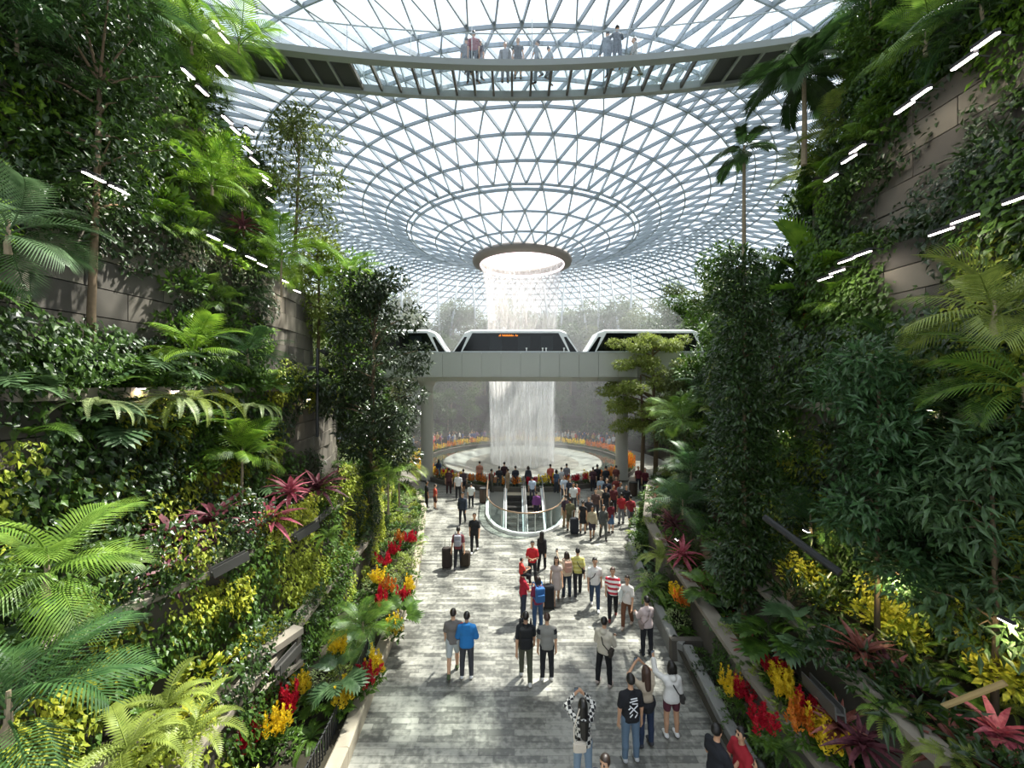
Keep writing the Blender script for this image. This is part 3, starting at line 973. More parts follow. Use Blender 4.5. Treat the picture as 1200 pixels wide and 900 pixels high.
# open concrete planter frame
pf = empty('planter_frame', at(300, 800, 7.9)); tag(pf, 'open concrete planter frame above the red and yellow flowers', 'planter')
A_ = at(295, 775, 7.9); B_ = at(350, 737, 8.9); o0 = pf.location
MB().bar(A_ - o0, B_ - o0, 0.3, 0.14).build('top_beam', M_CONC, pf)
for t in (0.05, 0.5, 0.95):
    p = A_.lerp(B_, t) - o0
    MB().bar(p, p - Vector((0, 0, 0.75)), 0.1, 0.22, (0, 1, 0)).build('post', M_CONC_D, pf)
MB().bar(A_ - o0 - Vector((0, 0, .72)), B_ - o0 - Vector((0, 0, .72)), 0.3, 0.1).build('bottom_beam', M_CONC, pf)

# ---- picket fence inside the left kerb
rl = empty('picket_fence', (eL(8) - 0.42, 8, 0.36)); tag(rl, 'low black picket fence behind the pale kerb', 'fence')
pk = MB().box(-0.012, 0.012, -0.012, 0.012, 0, 0.5).mesh('picket', M_BLACK)
yy = 6.4
while yy < 11.5:
    obj('picket', pk, rl, loc=(eL(yy) - 0.42 - rl.location.x, yy - 8, 0)); yy += 0.11
MB().tube([(eL(q) - 0.42 - rl.location.x, q - 8, 0.47) for q in np.linspace(6.4, 11.5, 12)], 0.014, 5).build('rail', M_BLACK, rl)

# ---- black post with spotlights on the left ledge
lp = empty('spotlight_post', at(372, 512, 15.2)); tag(lp, 'black pole carrying small spotlights beside the concrete wall', 'lamp post')
H_ = (512 - 408) / F * 15.2
MB().tube([(0, 0, 0), (0, 0, H_)], 0.06, 8).build('pole', M_BLACK, lp)
for zz, sx in ((H_ - 0.1, 1), (H_ - 0.75, -1), (H_ - 0.8, 1)):
    h_ = MB().tube([(sx * 0.05, 0, zz), (sx * 0.22, -0.05, zz - 0.02), (sx * 0.42, -0.1, zz - 0.12)], [0.03, 0.09, 0.11], 8).build('spotlight', M_BLACK, lp)
# ================================================================== PEOPLE
def surface_nets(val, org, h):
    """Smooth closed mesh of val < 0 on a regular grid."""
    ins = val < 0
    nx, ny, nz = val.shape
    cs = [ins[i:nx - 1 + i, j:ny - 1 + j, k:nz - 1 + k] for i in (0, 1) for j in (0, 1) for k in (0, 1)]
    cnt = sum(c.astype(np.int8) for c in cs)
    act = (cnt > 0) & (cnt < 8)
    idx = np.argwhere(act)
    if len(idx) == 0:
        return np.zeros((0, 3)), []
    vid = np.full(act.shape, -1, dtype=np.int64)
    vid[act] = np.arange(len(idx))
    corners = np.array([(i, j, k) for i in (0, 1) for j in (0, 1) for k in (0, 1)])
    cv = np.stack([val[idx[:, 0] + c[0], idx[:, 1] + c[1], idx[:, 2] + c[2]] for c in corners], 1)
    acc = np.zeros((len(idx), 3)); num = np.zeros(len(idx))
    for a in range(8):
        for b in range(a + 1, 8):
            if np.abs(corners[a] - corners[b]).sum() != 1:
                continue
            va, vb = cv[:, a], cv[:, b]
            m = (va < 0) != (vb < 0)
            t = np.where(m, va / (va - vb + 1e-30), 0)
            p = corners[a] + t[:, None] * (corners[b] - corners[a])
            acc += p * m[:, None]; num += m
    V = org + (idx + acc / num[:, None]) * h
    quads = []
    for ax in range(3):
        sl0 = [slice(1, -1)] * 3; sl1 = [slice(1, -1)] * 3
        sl0[ax] = slice(0, -1); sl1[ax] = slice(1, None)
        A, B = ins[tuple(sl0)], ins[tuple(sl1)]
        e = np.argwhere(A != B)
        off = np.ones(3, int); off[ax] = 0
        e = e + off
        o1, o2 = [(1, 2), (2, 0), (0, 1)][ax]
        d1 = np.zeros(3, int); d1[o1] = 1
        d2 = np.zeros(3, int); d2[o2] = 1
        g = lambda q: vid[q[:, 0], q[:, 1], q[:, 2]]
        q = np.stack([g(e - d1 - d2), g(e - d2), g(e), g(e - d1)], 1)
        a_in = ins[e[:, 0], e[:, 1], e[:, 2]]
        q = np.where(a_in[:, None], q, q[:, ::-1])
        quads.append(q)
    return V, np.concatenate(quads).tolist()

class Field:
    """Signed distance on a grid, primitives added by smooth union in their own block only."""
    def __init__(s, lo, hi, h):
        s.h = h; s.lo = np.asarray(lo, float)
        n = np.ceil((np.asarray(hi) - s.lo) / h).astype(int) + 1
        s.n = n; s.v = np.full(n, 1.0)
    def block(s, lo, hi):
        a = np.clip(np.floor((lo - s.lo) / s.h).astype(int), 0, s.n)
        b = np.clip(np.ceil((hi - s.lo) / s.h).astype(int) + 1, 0, s.n)
        sl = tuple(slice(x, y) for x, y in zip(a, b))
        g = np.meshgrid(*[s.lo[i] + np.arange(a[i], b[i]) * s.h for i in range(3)], indexing='ij')
        return sl, np.stack(g, -1)
    def union(s, sl, d, k):
        o = s.v[sl]
        hh = np.clip(0.5 + 0.5 * (o - d) / k, 0, 1)
        s.v[sl] = o * (1 - hh) + d * hh - k * hh * (1 - hh)
    def cone(s, a, b, ra, rb, k=0.025, flat=None):
        """Tapered capsule; flat = (unit axis, factor) squeezes it along that axis."""
        a = np.asarray(a, float); b = np.asarray(b, float); R = max(ra, rb) + k + 0.03
        sl, P = s.block(np.minimum(a, b) - R, np.maximum(a, b) + R)
        if P.size == 0: return
        ab = b - a
        t = np.clip(((P - a) @ ab) / max(ab @ ab, 1e-9), 0, 1)
        q = P - (a + t[..., None] * ab)
        if flat is not None:
            ax, f = flat
            c = q @ ax
            q = q + c[..., None] * ax * (f - 1)
        d = np.linalg.norm(q, axis=-1) - (ra + (rb - ra) * t)
        if flat is not None:
            d = d / (0.5 + 0.5 * flat[1])
        s.union(sl, d, k)
    def ell(s, c, r, k=0.02):
        c = np.asarray(c, float); r = np.asarray(r, float)
        sl, P = s.block(c - r - k - 0.03, c + r + k + 0.03)
        if P.size == 0: return
        q = (P - c) / r
        l = np.linalg.norm(q, axis=-1)
        s.union(sl, (l - 1) * r.min(), k)
    def cut(s, fn):
        g = np.meshgrid(*[s.lo[i] + np.arange(s.n[i]) * s.h for i in range(3)], indexing='ij')
        s.v = np.maximum(s.v, fn(*g))
    def mesh(s):
        s.v[0] = s.v[-1] = 1; s.v[:, 0] = s.v[:, -1] = 1; s.v[:, :, 0] = s.v[:, :, -1] = 1
        return surface_nets(s.v, s.lo, s.h)

def nz(v):
    v = np.asarray(v, float)
    return v / (np.linalg.norm(v) + 1e-12)

POSES = {   # arms: (upper dir, fore dir) for the right arm (x > 0), mirrored for the left; legs: (thigh, shank)
    'stand': dict(ra=((.16, 0, -1), (.04, .12, -1)), la=((.16, 0, -1), (.04, .12, -1)), rl=((.05, .02, -1), (.02, -.02, -1)), ll=((.05, .0, -1), (.02, -.02, -1))),
    'walk': dict(ra=((.14, -.35, -1), (.04, -.1, -1)), la=((.14, .3, -1), (.02, .55, -1)), rl=((.02, .36, -1), (.0, .06, -1)), ll=((.02, -.16, -1), (0, -.55, -1))),
    'walk2': dict(ra=((.14, .3, -1), (.02, .5, -1)), la=((.14, -.35, -1), (.04, -.1, -1)), rl=((.02, -.16, -1), (0, -.55, -1)), ll=((.02, .36, -1), (0, .06, -1))),
    'photo': dict(ra=((.35, .75, .2), (-.8, .25, .75)), la=((.35, .75, .2), (-.8, .25, .75)), rl=((.06, .02, -1), (.02, -.02, -1)), ll=((.06, 0, -1), (.02, -.02, -1))),
    'phone': dict(ra=((.18, .35, -1), (-.3, .95, .12)), la=((.2, .15, -1), (-.25, .8, -.35)), rl=((.1, .05, -1), (.05, -.02, -1)), ll=((.12, -.05, -1), (.05, -.04, -1))),
    'fold': dict(ra=((.22, .25, -1), (-.75, .65, .05)), la=((.22, .25, -1), (-.75, .65, .0)), rl=((.05, .02, -1), (.02, -.02, -1)), ll=((.06, 0, -1), (.02, -.02, -1))),
    'onephoto': dict(ra=((.12, 0, -1), (.02, .15, -1)), la=((.3, .7, -.1), (-.05, .5, .85)), rl=((.06, .02, -1), (.02, -.02, -1)), ll=((.06, .04, -1), (.02, -.04, -1))),
    'pull': dict(ra=((.2, -.2, -1), (.12, -.25, -1)), la=((.2, -.2, -1), (.12, -.25, -1)), rl=((.03, .28, -1), (0, .04, -1)), ll=((.03, -.12, -1), (0, -.42, -1))),
    'lean': dict(ra=((.2, .5, -1), (-.2, .95, -.1)), la=((.2, .5, -1), (-.2, .95, -.1)), rl=((.05, -.02, -1), (.02, -.04, -1)), ll=((.05, .06, -1), (.02, -.04, -1))),
    'ride': dict(ra=((.15, .55, -.9), (-.35, .8, .1)), la=((.15, .55, -.9), (-.35, .8, .1)), rl=((.35, .9, -.15), (0, .12, -1)), ll=((.35, .9, -.15), (0, .12, -1))),
}
M_SKIN = {c: mat('skin_' + c, c, 0.55) for c in ('c79a7a', 'd8ae90', 'a87a58')}
M_HAIRS = {c: mat('hair_' + c, c, 0.45) for c in ('1c1814', '2b211b', '47342a', '15120f')}
def cloth(c): return mat('cloth_' + c, c, 0.85, noise=0.1, nscale=30)
def pattern_mat(kind, c1, c2):
    nm = 'cloth_%s_%s_%s' % (kind, c1, c2)
    if nm in MATS: return MATS[nm]
    m = bpy.data.materials.new(nm); m.use_nodes = True
    n = m.node_tree; b = n.nodes['Principled BSDF']; b.inputs['Roughness'].default_value = 0.85
    tc = n.nodes.new('ShaderNodeTexCoord')
    if kind == 'stripe':
        wv = n.nodes.new('ShaderNodeTexWave'); wv.bands_direction = 'Z'; wv.inputs['Scale'].default_value = 2.2
        n.links.new(tc.outputs['Object'], wv.inputs['Vector'])
        cr = n.nodes.new('ShaderNodeValToRGB'); cr.color_ramp.interpolation = 'CONSTANT'
        cr.color_ramp.elements[1].position = 0.5
        n.links.new(wv.outputs[0], cr.inputs[0]); src = cr.outputs[0]
        cr.color_ramp.elements[0].color = srgb(c1); cr.color_ramp.elements[1].color = srgb(c2)
    else:
        ck = n.nodes.new('ShaderNodeTexChecker'); ck.inputs['Scale'].default_value = 16
        ck.inputs[1].default_value = srgb(c1); ck.inputs[2].default_value = srgb(c2)
        n.links.new(tc.outputs['Object'], ck.inputs['Vector']); src = ck.outputs[0]
    n.links.new(src, b.inputs['Base Color'])
    MATS[nm] = m
    return m

def skeleton(H, pose, female, lean=0.0):
    p = POSES[pose]
    hip, kn = 0.515 * H, 0.285 * H
    thigh, shank = (0.515 - 0.28) * H, (0.28 - 0.045) * H
    sw = (0.088 if female else 0.102) * H
    J = {}
    pel = np.array([0, 0, 0.53 * H])
    up = nz((0, lean, 1))
    J['pel'] = pel
    J['waist'] = pel + up * 0.085 * H
    J['chest'] = pel + up * 0.20 * H + np.array([0, -0.005, 0])
    J['neck'] = pel + up * 0.30 * H
    J['head'] = pel + up * 0.305 * H + nz((0, lean + 0.06, 1)) * 0.098 * H
    for sd, sg in (('r', 1), ('l', -1)):
        m = np.array([sg, 1, 1])
        J[sd + 'sh'] = pel + up * 0.243 * H + np.array([sg * sw, 0, 0])
        u, f = p[sd + 'a']
        J[sd + 'el'] = J[sd + 'sh'] + nz(np.array(u) * m) * 0.172 * H
        J[sd + 'wr'] = J[sd + 'el'] + nz(np.array(f) * m) * 0.15 * H
        J[sd + 'fd'] = nz(np.array(f) * m)
        J[sd + 'hip'] = pel + np.array([sg * 0.052 * H, 0, -0.015 * H])
        t, s_ = p[sd + 'l']
        J[sd + 'kn'] = J[sd + 'hip'] + nz(np.array(t) * m) * thigh
        J[sd + 'an'] = J[sd + 'kn'] + nz(np.array(s_) * m) * shank
    dz = min(J['ran'][2], J['lan'][2]) - 0.045 * H
    for k in J:
        if not k.endswith('fd'):
            J[k] = J[k] - np.array([0, 0, dz])
    J['up'] = up
    return J

def limb_chain(fd, J, H, parts, inf=0.0, sleeve=1.0, leg=1.0, female=False, wide=1.0):
    s = H / 1.72
    Y = np.array([0, 1.0, 0])
    g = (0.93 if female else 1.0) * s
    if 'torso' in parts:
        w = 0.93 if female else 1.0
        fd.cone(J['pel'] + (-.045 * s, 0, 0), J['pel'] + (.045 * s, 0, 0), .115 * s + inf, .115 * s + inf, .04, (Y, 1.18))
        fd.cone(J['waist'] + (-.04 * s * w, 0, 0), J['waist'] + (.04 * s * w, 0, 0), (.095 if female else .108) * s + inf, (.095 if female else .108) * s + inf, .06, (Y, 1.2))
        fd.cone(J['chest'] + (-.055 * s * w, 0, 0), J['chest'] + (.055 * s * w, 0, 0), .11 * s * w + inf, .11 * s * w + inf, .06, (Y, 1.22))
        for sd in 'rl':
            fd.cone(J['neck'] + (0, -.01 * s, -.02 * s), J[sd + 'sh'] + (0, 0, -.002 * s), .042 * s * w + inf * .5, .04 * s * w + inf * .6, .04)
    if 'pelvis' in parts:
        fd.cone(J['pel'] + (-.05 * s, 0, 0), J['pel'] + (.05 * s, 0, 0), .115 * s + inf, .115 * s + inf, .04, (Y, 1.18))
        fd.cone(J['waist'] + (-.04 * s, 0, 0), J['waist'] + (.04 * s, 0, 0), .1 * s + inf, .1 * s + inf, .05, (Y, 1.2))
    for sd in 'rl':
        if 'arms' in parts:
            el = J[sd + 'sh'] + (J[sd + 'el'] - J[sd + 'sh']) * min(1, sleeve * 2)
            fd.cone(J[sd + 'sh'], el, .046 * g + inf * .8, (.05 - .011 * min(1, sleeve * 2)) * g + inf * (1.2 if sleeve < 1 else 1), .025)
            if sleeve > 0.5:
                wr = J[sd + 'el'] + (J[sd + 'wr'] - J[sd + 'el']) * (sleeve - .5) * 2
                fd.cone(J[sd + 'el'], wr, .039 * g + inf, .027 * g + inf, .02)
        if 'legs' in parts:
            kn = J[sd + 'hip'] + (J[sd + 'kn'] - J[sd + 'hip']) * min(1, leg * 2)
            fd.cone(J[sd + 'hip'], kn, .088 * s * wide + inf, (.088 - .032 * min(1, leg * 2)) * s * wide + inf, .03)
            if leg > 0.5:
                an = J[sd + 'kn'] + (J[sd + 'an'] - J[sd + 'kn']) * (leg - .5) * 2
                md = J[sd + 'kn'] + (J[sd + 'an'] - J[sd + 'kn']) * min(.35, (leg - .5) * 2) + (0, -.012 * s, 0)
                fd.cone(J[sd + 'kn'], md, .055 * s * wide + inf, .054 * s * wide + inf, .02)
                fd.cone(md, an, .054 * s * wide + inf, (.036 if inf == 0 else .045) * s * wide + inf, .02)

def fingers(mb, wr, fdir, palm_n, sd, s):
    """Five separate bent fingers rooted in the palm."""
    fdir = nz(fdir); pn = nz(palm_n - fdir * (palm_n @ fdir)); ac = np.cross(pn, fdir)
    base = wr + fdir * 0.085 * s
    for i, (off, ln) in enumerate(((-.030, .066), (-.010, .076), (.010, .072), (.029, .056))):
        b = base + ac * off * s
        p1 = b + (fdir * .45 + pn * .08) * ln * s; p2 = p1 + (fdir * .34 + pn * .2) * ln * s; p3 = p2 + (fdir * .16 + pn * .24) * ln * s
        mb.tube([b - fdir * .02 * s, p1, p2, p3], [.0095 * s, .009 * s, .0085 * s, .0065 * s], 5)
    b = wr + fdir * .03 * s + ac * (-.032 * s) * (1 if sd == 'l' else 1)
    p1 = b + (fdir * .6 - ac * .6 + pn * .25) * .035 * s; p2 = p1 + (fdir * .85 - ac * .25 + pn * .3) * .03 * s
    mb.tube([b, p1, p2], [.011 * s, .0105 * s, .008 * s], 5)

def build_person(name, H, pose, female=False, h=0.02, skin='c79a7a', hair='1c1814', hair_style='short', top=None, top_style='tee', bottom=None,
                 bottom_style='trousers', shoe='2a2a2c', lean=0.0, head_turn=0.0, eyes=True):
    """One continuous body; hair and clothing are children. Faces +Y."""
    s = H / 1.72
    J = skeleton(H, pose, female, lean)
    pts = np.array([v for k, v in J.items() if not k.endswith('fd') and k != 'up'])
    lo = pts.min(0) - 0.26; hi = pts.max(0) + 0.26
    lo[2] = -0.05
    B = Field(lo, hi, h)
    limb_chain(B, J, H, ('torso', 'arms', 'legs'), 0, 1, 1, female)
    B.cone(J['neck'] - J['up'] * .03 * s, J['head'] - (0, 0, .04 * s), .052 * s, .046 * s, .02)
    hd = J['head']
    fw = np.array([math.sin(head_turn), math.cos(head_turn), 0]); sdv = np.array([fw[1], -fw[0], 0])
    B.ell(hd + (0, -.008 * s, .012 * s), np.array([.076, .094, .105]) * s, .01)
    B.ell(hd + fw * .018 * s - (0, 0, .045 * s), np.array([.058, .066, .075]) * s, .02)
    B.cone(hd + fw * .085 * s + (0, 0, .005), hd + fw * .105 * s - (0, 0, .026 * s), .011 * s, .018 * s, .012)
    for q in (-1, 1):
        B.ell(hd + sdv * q * .08 * s - (0, 0, .008 * s), np.array([.014, .02, .032]) * s, .008)
    for sd in 'rl':
        wr = J[sd + 'wr']; f = J[sd + 'fd']
        B.cone(wr, wr + f * .085 * s, .026 * s, .034 * s, .015)
        an = J[sd + 'an']
        B.cone(an, an + (0, .12 * s, -.045 * s + .0), .036 * s, .03 * s, .02)
    V, Fc = B.mesh()
    mb = MB(); mb.add(V, Fc)
    for sd in 'rl':
        sg = 1 if sd == 'r' else -1
        pn = np.array([-sg * 1.0, .15, 0]) if abs(J[sd + 'fd'][2]) > .6 else np.array([0, 0, -1.0])
        fingers(mb, J[sd + 'wr'], J[sd + 'fd'], pn, sd, s)
    body = mb.build(name, M_SKIN[skin], smooth=True)
    def part(nm, fdl, m, **kw):
        V, Fc = fdl.mesh()
        if len(V):
            o = obj(nm, mk_mesh(nm, V, Fc, m, smooth=True), body)
            return o
    def newf(): return Field(lo, hi, h)
    # hair
    if hair_style != 'none':
        Hf = newf()
        Hf.ell(hd + (0, -.014 * s, .022 * s), np.array([.086, .102, .108]) * s, .01)
        if hair_style in ('long', 'veil'):
            bk_ = hd - fw * .07 * s
            Hf.cone(bk_ + (0, 0, .01), bk_ - fw * .03 * s - (0, 0, (.30 if hair_style == 'long' else .25) * s), .075 * s, (.07 if hair_style == 'long' else .1) * s, .03, (fw, 1.4))
            for q in (-1, 1):
                Hf.cone(hd + sdv * q * .065 * s, hd + sdv * q * .075 * s - fw * .02 * s - (0, 0, .2 * s), .035 * s, .03 * s, .02)
        if hair_style == 'bob':
            for q in (-1, 0, 1):
                Hf.cone(hd + sdv * q * .06 * s - fw * .03 * s, hd + sdv * q * .07 * s - fw * .045 * s - (0, 0, .11 * s), .05 * s, .045 * s, .03)
        if hair_style == 'bun':
            Hf.ell(hd - fw * .12 * s + (0, 0, .03 * s), np.array([.045, .045, .045]) * s, .02)
        drop = 0.05 if hair_style == 'short' else 0.5
        def facecut(X, Y_, Z):
            fy = (X - hd[0]) * fw[0] + (Y_ - hd[1]) * fw[1]
            z = Z - hd[2]
            front = np.minimum(fy - (.035 - .0) * s, (.062 * s - z))          # inside the face opening when > 0
            low = -drop * s - z
            return np.maximum(front, low)
        Hf.cut(facecut)
        part('hair' if hair_style != 'veil' else 'headscarf', Hf, M_HAIRS[hair])
    # clothes
    tm = top if not isinstance(top, str) else cloth(top)
    bm_ = bottom if not isinstance(bottom, str) else cloth(bottom)
    hem = J['pel'][2] - .075 * s
    if top_style == 'dress':
        T = newf(); limb_chain(T, J, H, ('torso', 'arms'), .016, .0 + .12, 0, female)
        kz = J['rkn'][2] + .05 * s
        c = (J['rkn'] + J['lkn']) / 2; c[2] = kz
        T.cone(J['pel'], c, .15 * s, .19 * s, .05, (np.array([0, 1., 0]), 1.1))
        T.cut(lambda X, Y_, Z: np.maximum(kz - Z, Z - (J['neck'][2] - .015 * s)))
        part('dress', T, tm)
    else:
        T = newf()
        limb_chain(T, J, H, ('torso', 'arms'), .02 if top_style != 'jacket' else .03, {'tee': .34, 'long': .97, 'jacket': .97, 'polo': .36}[top_style], 0, female)
        T.cone(J['pel'] + (-.045 * s, 0, -.04 * s), J['pel'] + (.045 * s, 0, -.04 * s), .137 * s, .137 * s, .03, (np.array([0, 1., 0]), 1.18))
        if top_style in ('jacket', 'long'):
            T.cone(J['neck'] - (0, .05 * s, .0), J['neck'] - (0, .07 * s, .03 * s), .06 * s, .075 * s, .03)
        ck = J['neck'][2] + (.015 if top_style in ('tee',) else .03) * s
        T.cut(lambda X, Y_, Z: np.maximum(hem - Z, np.where(np.abs(X - J['neck'][0]) < .09 * s, Z - ck, -1)))
        part({'tee': 'shirt', 'polo': 'shirt', 'long': 'shirt', 'jacket': 'jacket'}[top_style], T, tm)
    if top_style != 'dress':
        L_ = newf()
        if bottom_style == 'skirt':
            kz = J['rkn'][2] + .04 * s
            c = (J['rkn'] + J['lkn']) / 2; c[2] = kz
            L_.cone(J['waist'], J['pel'], .115 * s, .13 * s, .03, (np.array([0, 1., 0]), 1.15))
            L_.cone(J['pel'], c, .14 * s, .19 * s, .04, (np.array([0, 1., 0]), 1.1))
            L_.cut(lambda X, Y_, Z: np.maximum(kz - Z, Z - J['waist'][2]))
        else:
            lg = {'trousers': .97, 'shorts': .42, 'capri': .8, 'hotpants': .26}[bottom_style]
            limb_chain(L_, J, H, ('pelvis', 'legs'), .012, 0, lg, female, 1.12 if bottom_style == 'shorts' else 1.0)
            L_.cut(lambda X, Y_, Z: Z - J['waist'][2])
        part({'trousers': 'trousers', 'shorts': 'shorts', 'capri': 'trousers', 'skirt': 'skirt', 'hotpants': 'shorts'}[bottom_style], L_, bm_)
    for sd in 'rl':
        an = J[sd + 'an']
        S = Field(an - .2 * s, an + .26 * s, h * .8)
        S.cone(an - (0, .03 * s, .02 * s), an + (0, .14 * s, -.035 * s), .048 * s, .042 * s, .02)
        S.cone(an - (0, .02 * s, .0), an + (0, 0, .03 * s), .045 * s, .043 * s, .02)
        fl = an[2] - .045 * s
        S.cut(lambda X, Y_, Z: (fl + .0) - Z)
        part('shoe', S, cloth(shoe))
    if eyes:
        e = MB()
        for q in (-1, 1):
            c = hd + fw * .083 * s + sdv * q * .03 * s + np.array([0, 0, .012 * s])
            e.box(c[0] - .011 * s, c[0] + .011 * s, c[1] - .006, c[1] + .008, c[2] - .005 * s, c[2] + .005 * s)
            e.box(c[0] - .016 * s, c[0] + .016 * s, c[1] - .006, c[1] + .006, c[2] + .018 * s, c[2] + .024 * s)
        e.build('eyes', M_HAIRS['15120f'], body)
        c = hd + fw * .083 * s - np.array([0, 0, .058 * s])
        MB().box(c[0] - .02 * s, c[0] + .02 * s, c[1] - .008, c[1] + .004, c[2] - .006 * s, c[2] + .006 * s).build('mouth', mat('lips', '8d5148', 0.6), body)
    return body, J

def world_of(body, p):
    return Vector(body.location) + Matrix.Rotation(body.rotation_euler.z, 3, 'Z') @ Vector(p)

def rounded_box(w, d, hgt, r=0.2):
    """Box with softened edges, base at z = 0."""
    V = []; Fc = []
    rings = [(0.0, 0.88), (0.06, 1.0), (0.94, 1.0), (1.0, 0.86)]
    n = 12
    for t, k in rings:
        for i in range(n):
            a = 2 * PI * (i + .5) / n
            c, s_ = math.cos(a), math.sin(a)
            e = 4.0
            q = (abs(c) ** e + abs(s_) ** e) ** (-1 / e)
            V.append((c * q * w / 2 * k, s_ * q * d / 2 * k, t * hgt))
    for j in range(3):
        Fc += [(j * n + i, j * n + (i + 1) % n, (j + 1) * n + (i + 1) % n, (j + 1) * n + i) for i in range(n)]
    Fc += [tuple(range(n - 1, -1, -1)), tuple(3 * n + i for i in range(n))]
    return V, Fc

def backpack(body, J, color, label, H):
    s = H / 1.72
    M = Matrix.Rotation(body.rotation_euler.z, 4, 'Z')
    c = J['chest'] + np.array([0, -.235 * s, -.24 * s])
    e = empty('backpack', world_of(body, c), body.rotation_euler.z, s)
    tag(e, label, 'backpack')
    m = cloth(color)
    MB().add(*rounded_box(.31, .17, .44)).build('main_bag', m, e, smooth=False)
    MB().add(*rounded_box(.24, .07, .22)).build('front_pocket', m, e, loc=(0, -.11, .04))
    for sg in (-1, 1):
        MB().tube([(sg * .1, .07, .42), (sg * .12, .16, .52), (sg * .13, .3, .49), (sg * .14, .385, .36), (sg * .15, .36, .16), (sg * .16, .2, .06), (sg * .13, .07, .04)], .02, 5).build('strap', m, e)
    MB().tube([(-.04, .03, .43), (-.03, .03, .48), (.03, .03, .48), (.04, .03, .43)], .01, 5).build('grab_loop', m, e)

def suitcase(loc, rz, color, label, hgt=0.62, handle=True):
    e = empty('suitcase', loc, rz); tag(e, label, 'suitcase')
    m = cloth(color)
    MB().add(*rounded_box(.42, .27, hgt)).build('shell', m, e, loc=(0, 0, .06))
    for q in (-.1, .1):
        MB().box(q - .012, q + .012, -.145, -.13, .1, hgt).build('rib', m, e)
    wm = MB().tube([(-.015, 0, 0), (.015, 0, 0)], .03, 8).mesh('wheel', M_BLACK)
    for x in (-.16, .16):
        for y_ in (-.09, .09):
            obj('wheel', wm, e, loc=(x, y_, .03))
    if handle:
        MB().tube([(-.09, .08, hgt), (-.09, .08, hgt + .38), (.09, .08, hgt + .38), (.09, .08, hgt)], .012, 5).build('handle', M_CHROME, e)

def phone_at(p, rz, label, tilt=0.2):
    e = empty('phone', p, rz); tag(e, label, 'phone')
    MB().box(-.038, .038, -.006, .006, -.07, .07).build('case', M_BLACK, e, rot=(tilt, 0, 0))
    MB().box(-.033, .033, -.0085, -.0065, -.063, .063).build('screen', mat('phone_screen', '4a5560', 0.2, emit='8090a0', estr=0.3), e, rot=(tilt, 0, 0))

def strap_bag(body, J, color, bagcolor, label, H, side=1, low=0.0, size=(.2, .09, .16)):
    s = H / 1.72
    e = empty('shoulder_bag', Vector(body.location), body.rotation_euler.z); tag(e, label, 'bag')
    hipz = J['pel'] + np.array([side * .2 * s, -.05 * s, -.06 * s - low])
    sh = J['rsh'] if side < 0 else J['lsh']
    shp = sh + np.array([side * .06 * s, 0, .07 * s])
    fr = [tuple(shp), tuple((shp + hipz) / 2 + np.array([0, .17 * s, .03])), tuple(hipz + np.array([0, .06, .1 * s]))]
    bk_ = [tuple(shp), tuple((shp + hipz) / 2 + np.array([0, -.17 * s, .03])), tuple(hipz + np.array([0, -.06, .1 * s]))]
    MB().tube(fr, .014, 5).build('strap', cloth(color), e)
    MB().tube(bk_, .014, 5).build('strap', cloth(color), e)
    b = MB().add(*rounded_box(size[1], size[0], size[2])).build('pouch', cloth(bagcolor), e, loc=tuple(hipz))
    MB().box(-size[1] / 2 - .006, size[1] / 2 + .006, -size[0] / 2 + .01, size[0] / 2 - .01, size[2] * .55, size[2] * .9).build('flap', cloth(bagcolor), b)

def person(u, vf, face, label, H=1.68, z=0.0, loc=None, group=None, **kw):
    p = loc if loc is not None else atz(u, vf, z)
    body, J = build_person('person', H, **kw)
    body.location = p
    body.rotation_euler = (0, 0, math.radians(face))
    tag(body, label, 'person', group)
    return body, J

AWAY, TOWARD, RIGHT, LEFT = 0, 180, -90, 90
N_ = 0.02
b, J = person(531, 789, 5, 'person in grey and red tee and pale shorts strolling beside the blue jacket', 1.70, pose='walk', h=N_, top=cloth('6b6663'), bottom='aeb4b4', bottom_style='shorts', shoe='4a5a3a', hair='2b211b', eyes=False)
sleeve = MB().tube([tuple(J['rsh'] + (.01, 0, .02)), tuple(J['rsh'] * .62 + J['rel'] * .38)], [.07, .076], 8).build('red_sleeve', cloth('b8403a'), b)
b, J = person(547, 795, 0, 'person in bright blue hooded jacket and dark trousers seen from behind', 1.70, pose='fold', h=N_, top='1f6fb0', top_style='jacket', bottom='3a3a40', shoe='d0d0d0', eyes=False)
MB().add(*rounded_box(.2, .1, .13)).build('hood', cloth('1f6fb0'), b, loc=(0, -.12, 1.33))
b, J = person(616, 797, 0, 'person in black tee and olive trousers wearing a big black backpack', 1.76, pose='walk2', h=N_, top='1e2024', bottom='4b4d3c', shoe='cfcdc8', eyes=False)
backpack(b, J, '17181a', 'big black backpack on the walker in olive trousers', 1.80)
b, J = person(641, 797, 0, 'person in grey tee with black sleeves and black trousers seen from behind', 1.70, pose='stand', h=N_, top='85837c', bottom='1b1d22', shoe='d8d4cc', hair='47342a', eyes=False)
for sd in 'rl':
    MB().tube([tuple(J[sd + 'sh']), tuple(J[sd + 'sh'] * .6 + J[sd + 'el'] * .4)], [.068, .074], 8).build('black_sleeve', cloth('1f2024'), b)
